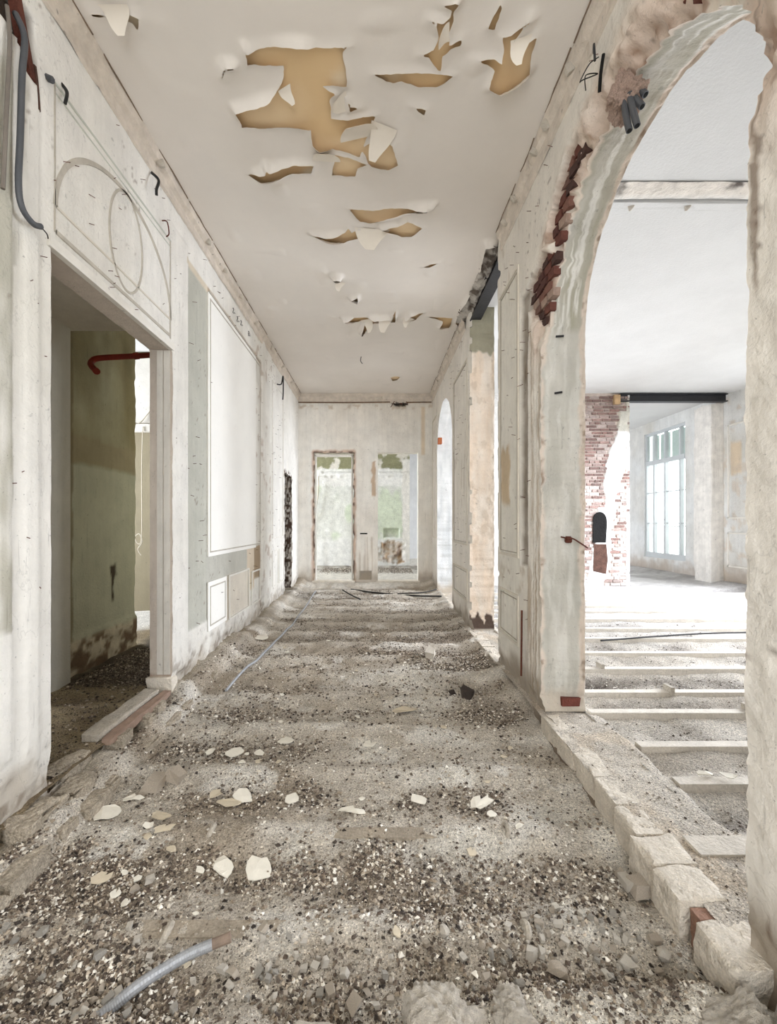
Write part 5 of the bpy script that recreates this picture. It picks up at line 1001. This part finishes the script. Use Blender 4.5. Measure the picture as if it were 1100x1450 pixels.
for i in range(26):
    x, y = fr.uniform(-1.4, 1.0), 2.0 + 4.0 * fr.random() ** 1.3
    flake('plaster_chip', x, y, fr.uniform(0.03, 0.06), fr.uniform(0.03, 0.06), M_PAPER if fr.random() < 0.5 else M_PAPERB, 'tiny plaster chip strewn over the middle of the corridor floor', 'tiny chips mid floor', 'plaster chip')
for x, y, w in ((1.80, 2.33, 0.11), (1.90, 2.30, 0.08)): 
    o = flake('paint_flake', 1.0, 2.0, w, 0.05, M_PAPER, 'white paint curl on the joist just behind the arch sill' + (', left one' if x < 1.85 else ', right one')); o.location = (x, y, 0.03)
# loose stones
def chunk_mesh(seed):
    rg = np.random.default_rng(seed)
    if seed % 3:
        v = np.array([(x, y, z) for x in (-1, 1) for y in (-1, 1) for z in (-1, 1)], float) * 0.72 + rg.uniform(-0.34, 0.34, (8, 3))
        return np_mesh('stone', v * rg.uniform(0.7, 1.1, 3), np.array([(0, 1, 3), (0, 3, 2), (4, 6, 7), (4, 7, 5), (0, 4, 5), (0, 5, 1), (2, 3, 7), (2, 7, 6), (0, 2, 6), (0, 6, 4), (1, 5, 7), (1, 7, 3)]))
    v, f = ico(); v = v * rg.uniform(0.6, 1.15, (12, 1)) * rg.uniform(0.7, 1.1, 3)
    for _ in range(4):
        n = rg.normal(size=3); n /= np.linalg.norm(n); q = v @ n; v = v - np.maximum(q - 0.55, 0)[:, None] * n
    return np_mesh('stone', v, f)
SM = [chunk_mesh(100 + i) for i in range(14)]
TINT = [M_STONE, surface('warm_stone', (214, 200, 182), 0.95, 0.3, 14, 0, 0, 0.7, 40, grit=0.2), surface('grey_stone', (198, 191, 180), 0.95, 0.3, 14, 0, 0, 0.7, 40, grit=0.2), surface('dark_clinker', (82, 72, 66), 0.95, 0.4, 14, 0, 0, 0.7, 40)]
def stone(x, y, s, label, group=None, mat=None, zs=0.75, xs=1.0, sink=0.3):
    me = fr.choice(SM); mt = mat or TINT[fr.choice((0, 0, 1, 1, 2))]
    if group:
        tn = {'pale_limestone': 'whitish', 'warm_stone': 'tan', 'grey_stone': 'grey'}[mt.name]; label = label.replace('small pale', 'small').replace('small stone', 'small %s stone' % tn); group = tn + ' ' + group
    key = me.name + mt.name
    if key not in SMC: c = me.copy(); c.materials.clear(); c.materials.append(mt); SMC[key] = c; c.shade_flat()
    o = link('stone', SMC[key], None, None, label=label, cat='stone', group=group); o.scale = (s * 0.5 * xs, s * 0.5 * fr.uniform(0.75, 1), s * 0.5 * zs)
    o.location = (x, y, fh(x, y) + s * 0.5 * zs * (1 - sink)); o.rotation_euler = (fr.uniform(-0.3, 0.3), fr.uniform(-0.3, 0.3), fr.uniform(0, 6.28)); return o
SMC = {}
SL = {0: 'large angular pale stone in the near right rubble', 1: 'pale stone, right of a pair below the sill stones', 2: 'pale stone, left of a pair below the sill stones', 3: 'small pale block just above the stone pair by the sill', 4: 'rounded pale stone, left of a touching pair in the right gravel', 5: 'rounded pale stone, right of a touching pair in the right gravel', 6: 'long flat pale stone lying in the right foreground gravel', 7: 'pale upright stone left of the large angular one', 39: 'white cup-shaped stone on a far joist, right of centre', 40: 'dark clod of rubble at the right mid floor', 41: 'small reddish-dark clod left of the dark clod', 43: 'grey triangular stone by the left footing', 44: 'broad flat stone beside the left footing'}
for i, (x, y, s) in enumerate(STONES):
    if i == 42: continue
    mt = TINT[3] if i in (40, 41) else None
    kw = dict(zs=0.45, xs=1.0) if i in (6, 44) else {}
    s *= 1.2
    if i in SL: stone(x, y, s, SL[i], mat=mt, xs=1.0, zs=kw.get('zs', 0.8))
    elif x < -0.6: stone(x, y, s, 'small stone in the dark gravel at the bottom left of the floor', 'small stones bottom left')
    elif x < 0.35: stone(x, y, s, 'small pale stone in the gravel at the bottom centre of the floor', 'small stones bottom centre')
    else: stone(x, y, s, 'small pale stone in the dark gravel at the bottom right of the floor', 'small stones bottom right')
for i in range(150):
    z = fr.random()
    if z < 0.35: x, y, lab, gp = fr.gauss(-0.95, 0.22), fr.uniform(1.30, 1.62), 'small stone in the dark gravel at the bottom left of the floor', 'small stones bottom left'
    elif z < 0.6: x, y, lab, gp = fr.gauss(-0.25, 0.22), fr.uniform(1.36, 1.58), 'small pale stone in the gravel at the bottom centre of the floor', 'small stones bottom centre'
    else: x, y, lab, gp = fr.gauss(0.70, 0.22), fr.uniform(1.42, 1.70), 'small pale stone in the dark gravel at the bottom right of the floor', 'small stones bottom right'
    if x < -1.4 or x > 1.1: continue
    stone(x, y, fr.uniform(0.018, 0.036), lab, gp)
# broken masonry at the very front
M_LUMP = surface('crumbly_pale_plaster', (238, 228, 213), 0.95, 0.25, 9, 0, 0.3, 0.9, 40, grit=0.15)
for i, (x, y, sx, sy, sz, lab) in enumerate(((0.20, 1.24, 0.15, 0.12, 0.10, 'rough whitish plaster lump at the bottom centre edge'), (0.42, 1.27, 0.12, 0.09, 0.06, 'flat broken plaster lump right of the whitish one at the bottom edge'), (1.06, 1.25, 0.12, 0.09, 0.10, 'broken masonry block at the bottom right below the sill'), (1.16, 1.16, 0.09, 0.10, 0.16, 'dark ragged masonry under the foot of the right pier'), (1.17, 1.36, 0.07, 0.06, 0.09, 'crumbling block at the broken near end of the sill'), (-0.15, 1.22, 0.20, 0.06, 0.04, 'low crust of broken plaster at the bottom edge, left of the lump'))):
    me = blob_mesh('masonry_lump', 300 + i, 4, 0.8); o = link('masonry_lump', me, (M_LUMP, M_LUMP, M_LUMP, TINT[2], M_LUMP, M_LUMP)[i], None, label=lab, cat='rubble'); o.scale = (sx, sy, sz); o.location = (x, y, fh(x, y) - sz * 0.1)
# gravel nobody could count: real little stones, joined
def gravel(name, n, xr, yr, hfun, dens, size, seed, label, cols, parent):
    rg = np.random.default_rng(seed); X = np.empty(0); Y = np.empty(0)
    while len(X) < n:
        x = rg.uniform(*xr, n); y = yr[0] + (yr[1] - yr[0]) * rg.random(n) ** 1.7; k = rg.random(n) < dens(x, y); X = np.concatenate([X, x[k]]); Y = np.concatenate([Y, y[k]])
    X, Y = X[:n], Y[:n]; Z = hfun(X, Y)
    s = size[0] + (size[1] - size[0]) * rg.random(n) ** 5; s = s * (0.9 + 0.09 * Y)
    ov = np.array([(1, 0, 0), (-1, 0, 0), (0, 1, 0), (0, -1, 0), (0, 0, 1), (0, 0, -1)], float)
    of = np.array([(0, 2, 4), (2, 1, 4), (1, 3, 4), (3, 0, 4), (2, 0, 5), (1, 2, 5), (3, 1, 5), (0, 3, 5)])
    D = ov[None] * rg.uniform(0.6, 1.3, (n, 6, 1)) + rg.normal(0, 0.22, (n, 6, 3)); a = rg.uniform(0, 6.28, n)
    c, q = np.cos(a)[:, None], np.sin(a)[:, None]; D = np.stack([D[..., 0] * c - D[..., 1] * q, D[..., 0] * q + D[..., 1] * c, D[..., 2] * 0.7], -1)
    V = D * s[:, None, None]; V[..., 0] += X[:, None]; V[..., 1] += Y[:, None]; V[..., 2] += (Z + s * 0.25)[:, None]
    F = (of[None] + 6 * np.arange(n)[:, None, None]).reshape(-1, 3)
    ci = np.array(cols)[rg.choice(len(cols), n)] * rg.uniform(0.85, 1.35, (n, 1))
    return link(name, np_mesh(name, V.reshape(-1, 3), F, np.repeat(ci, 6, 0)), M_GRIT, parent, kind='stuff', **(dict(label=label) if parent else dict(label=label, cat='gravel')))
GC = [S(86, 76, 68), S(106, 95, 84), S(132, 119, 104), S(152, 139, 122), S(182, 169, 152), S(210, 201, 186), S(230, 224, 213), S(60, 53, 48), S(94, 81, 71), S(118, 105, 92)]
gravel('gravel', 95000, (-1.66, 1.16), (1.2, 4.8), floor_h, lambda x, y: 0.05 + 0.95 * dark_amt(x, y) ** 1.2 * (0.3 + 0.7 * (vn(x * 6, y * 6, 0, 7) > -0.2)) * (1 - 0.8 * sm(0.15, 0.3, fbm(x * 2.7 + 0.6 * fbm(x * 6, y * 6, 0, 90), y * 3.4, 0, 86, 5))), (0.0020, 0.011), 5, 'loose dark and pale gravel over the corridor ground', GC, None)
gravel('gravel', 24000, (-1.55, 1.2), (4.6, 8.8), floor_h, lambda x, y: 0.08 + 0.92 * dark_amt(x, y), (0.002, 0.008), 6, 'dark grit over the far corridor ground', GC[:5] + GC[7:], None)
GP = [S(120, 110, 100), S(96, 86, 78), S(170, 162, 150), S(210, 204, 194), S(80, 72, 66), S(226, 220, 210)]
def rdens(x, y):
    near = np.min(np.abs(y[:, None] - np.array(RJ)), axis=1); return np.where(x > 1.62, 0.9 * sm(0.04, 0.14, near) * np.clip(0.4 + fbm(x * 2, y * 3, 0, 98), 0.05, 1), 0.10) * ((x > 1.6) | (y < 3.05))
gravel('gravel', 26000, (1.24, 4.6), (1.5, 6.5), rfloor_h, rdens, (0.002, 0.008), 7, 'grit between the joists of the right room', GP, None)
gravel('gravel', 12000, (-2.85, -1.72), (2.2, 4.9), lfloor_h, lambda x, y: (0.15 + 0.85 * sm(3.6, 4.0, y)) * ((y < 3.5) | (x < -1.92)) * (x > -2.75), (0.003, 0.012), 8, 'dark grit on the ground inside the left doorway', GC[:5] + GC[7:], None)
gravel('gravel', 6000, (-1.5, 0.95), (9.6, 12.3), lambda x, y: 0.12 + 0 * x, lambda x, y: sm(10.6, 11.6, y), (0.003, 0.008), 9, 'grit on the ground beyond the end doorways', GC, None)
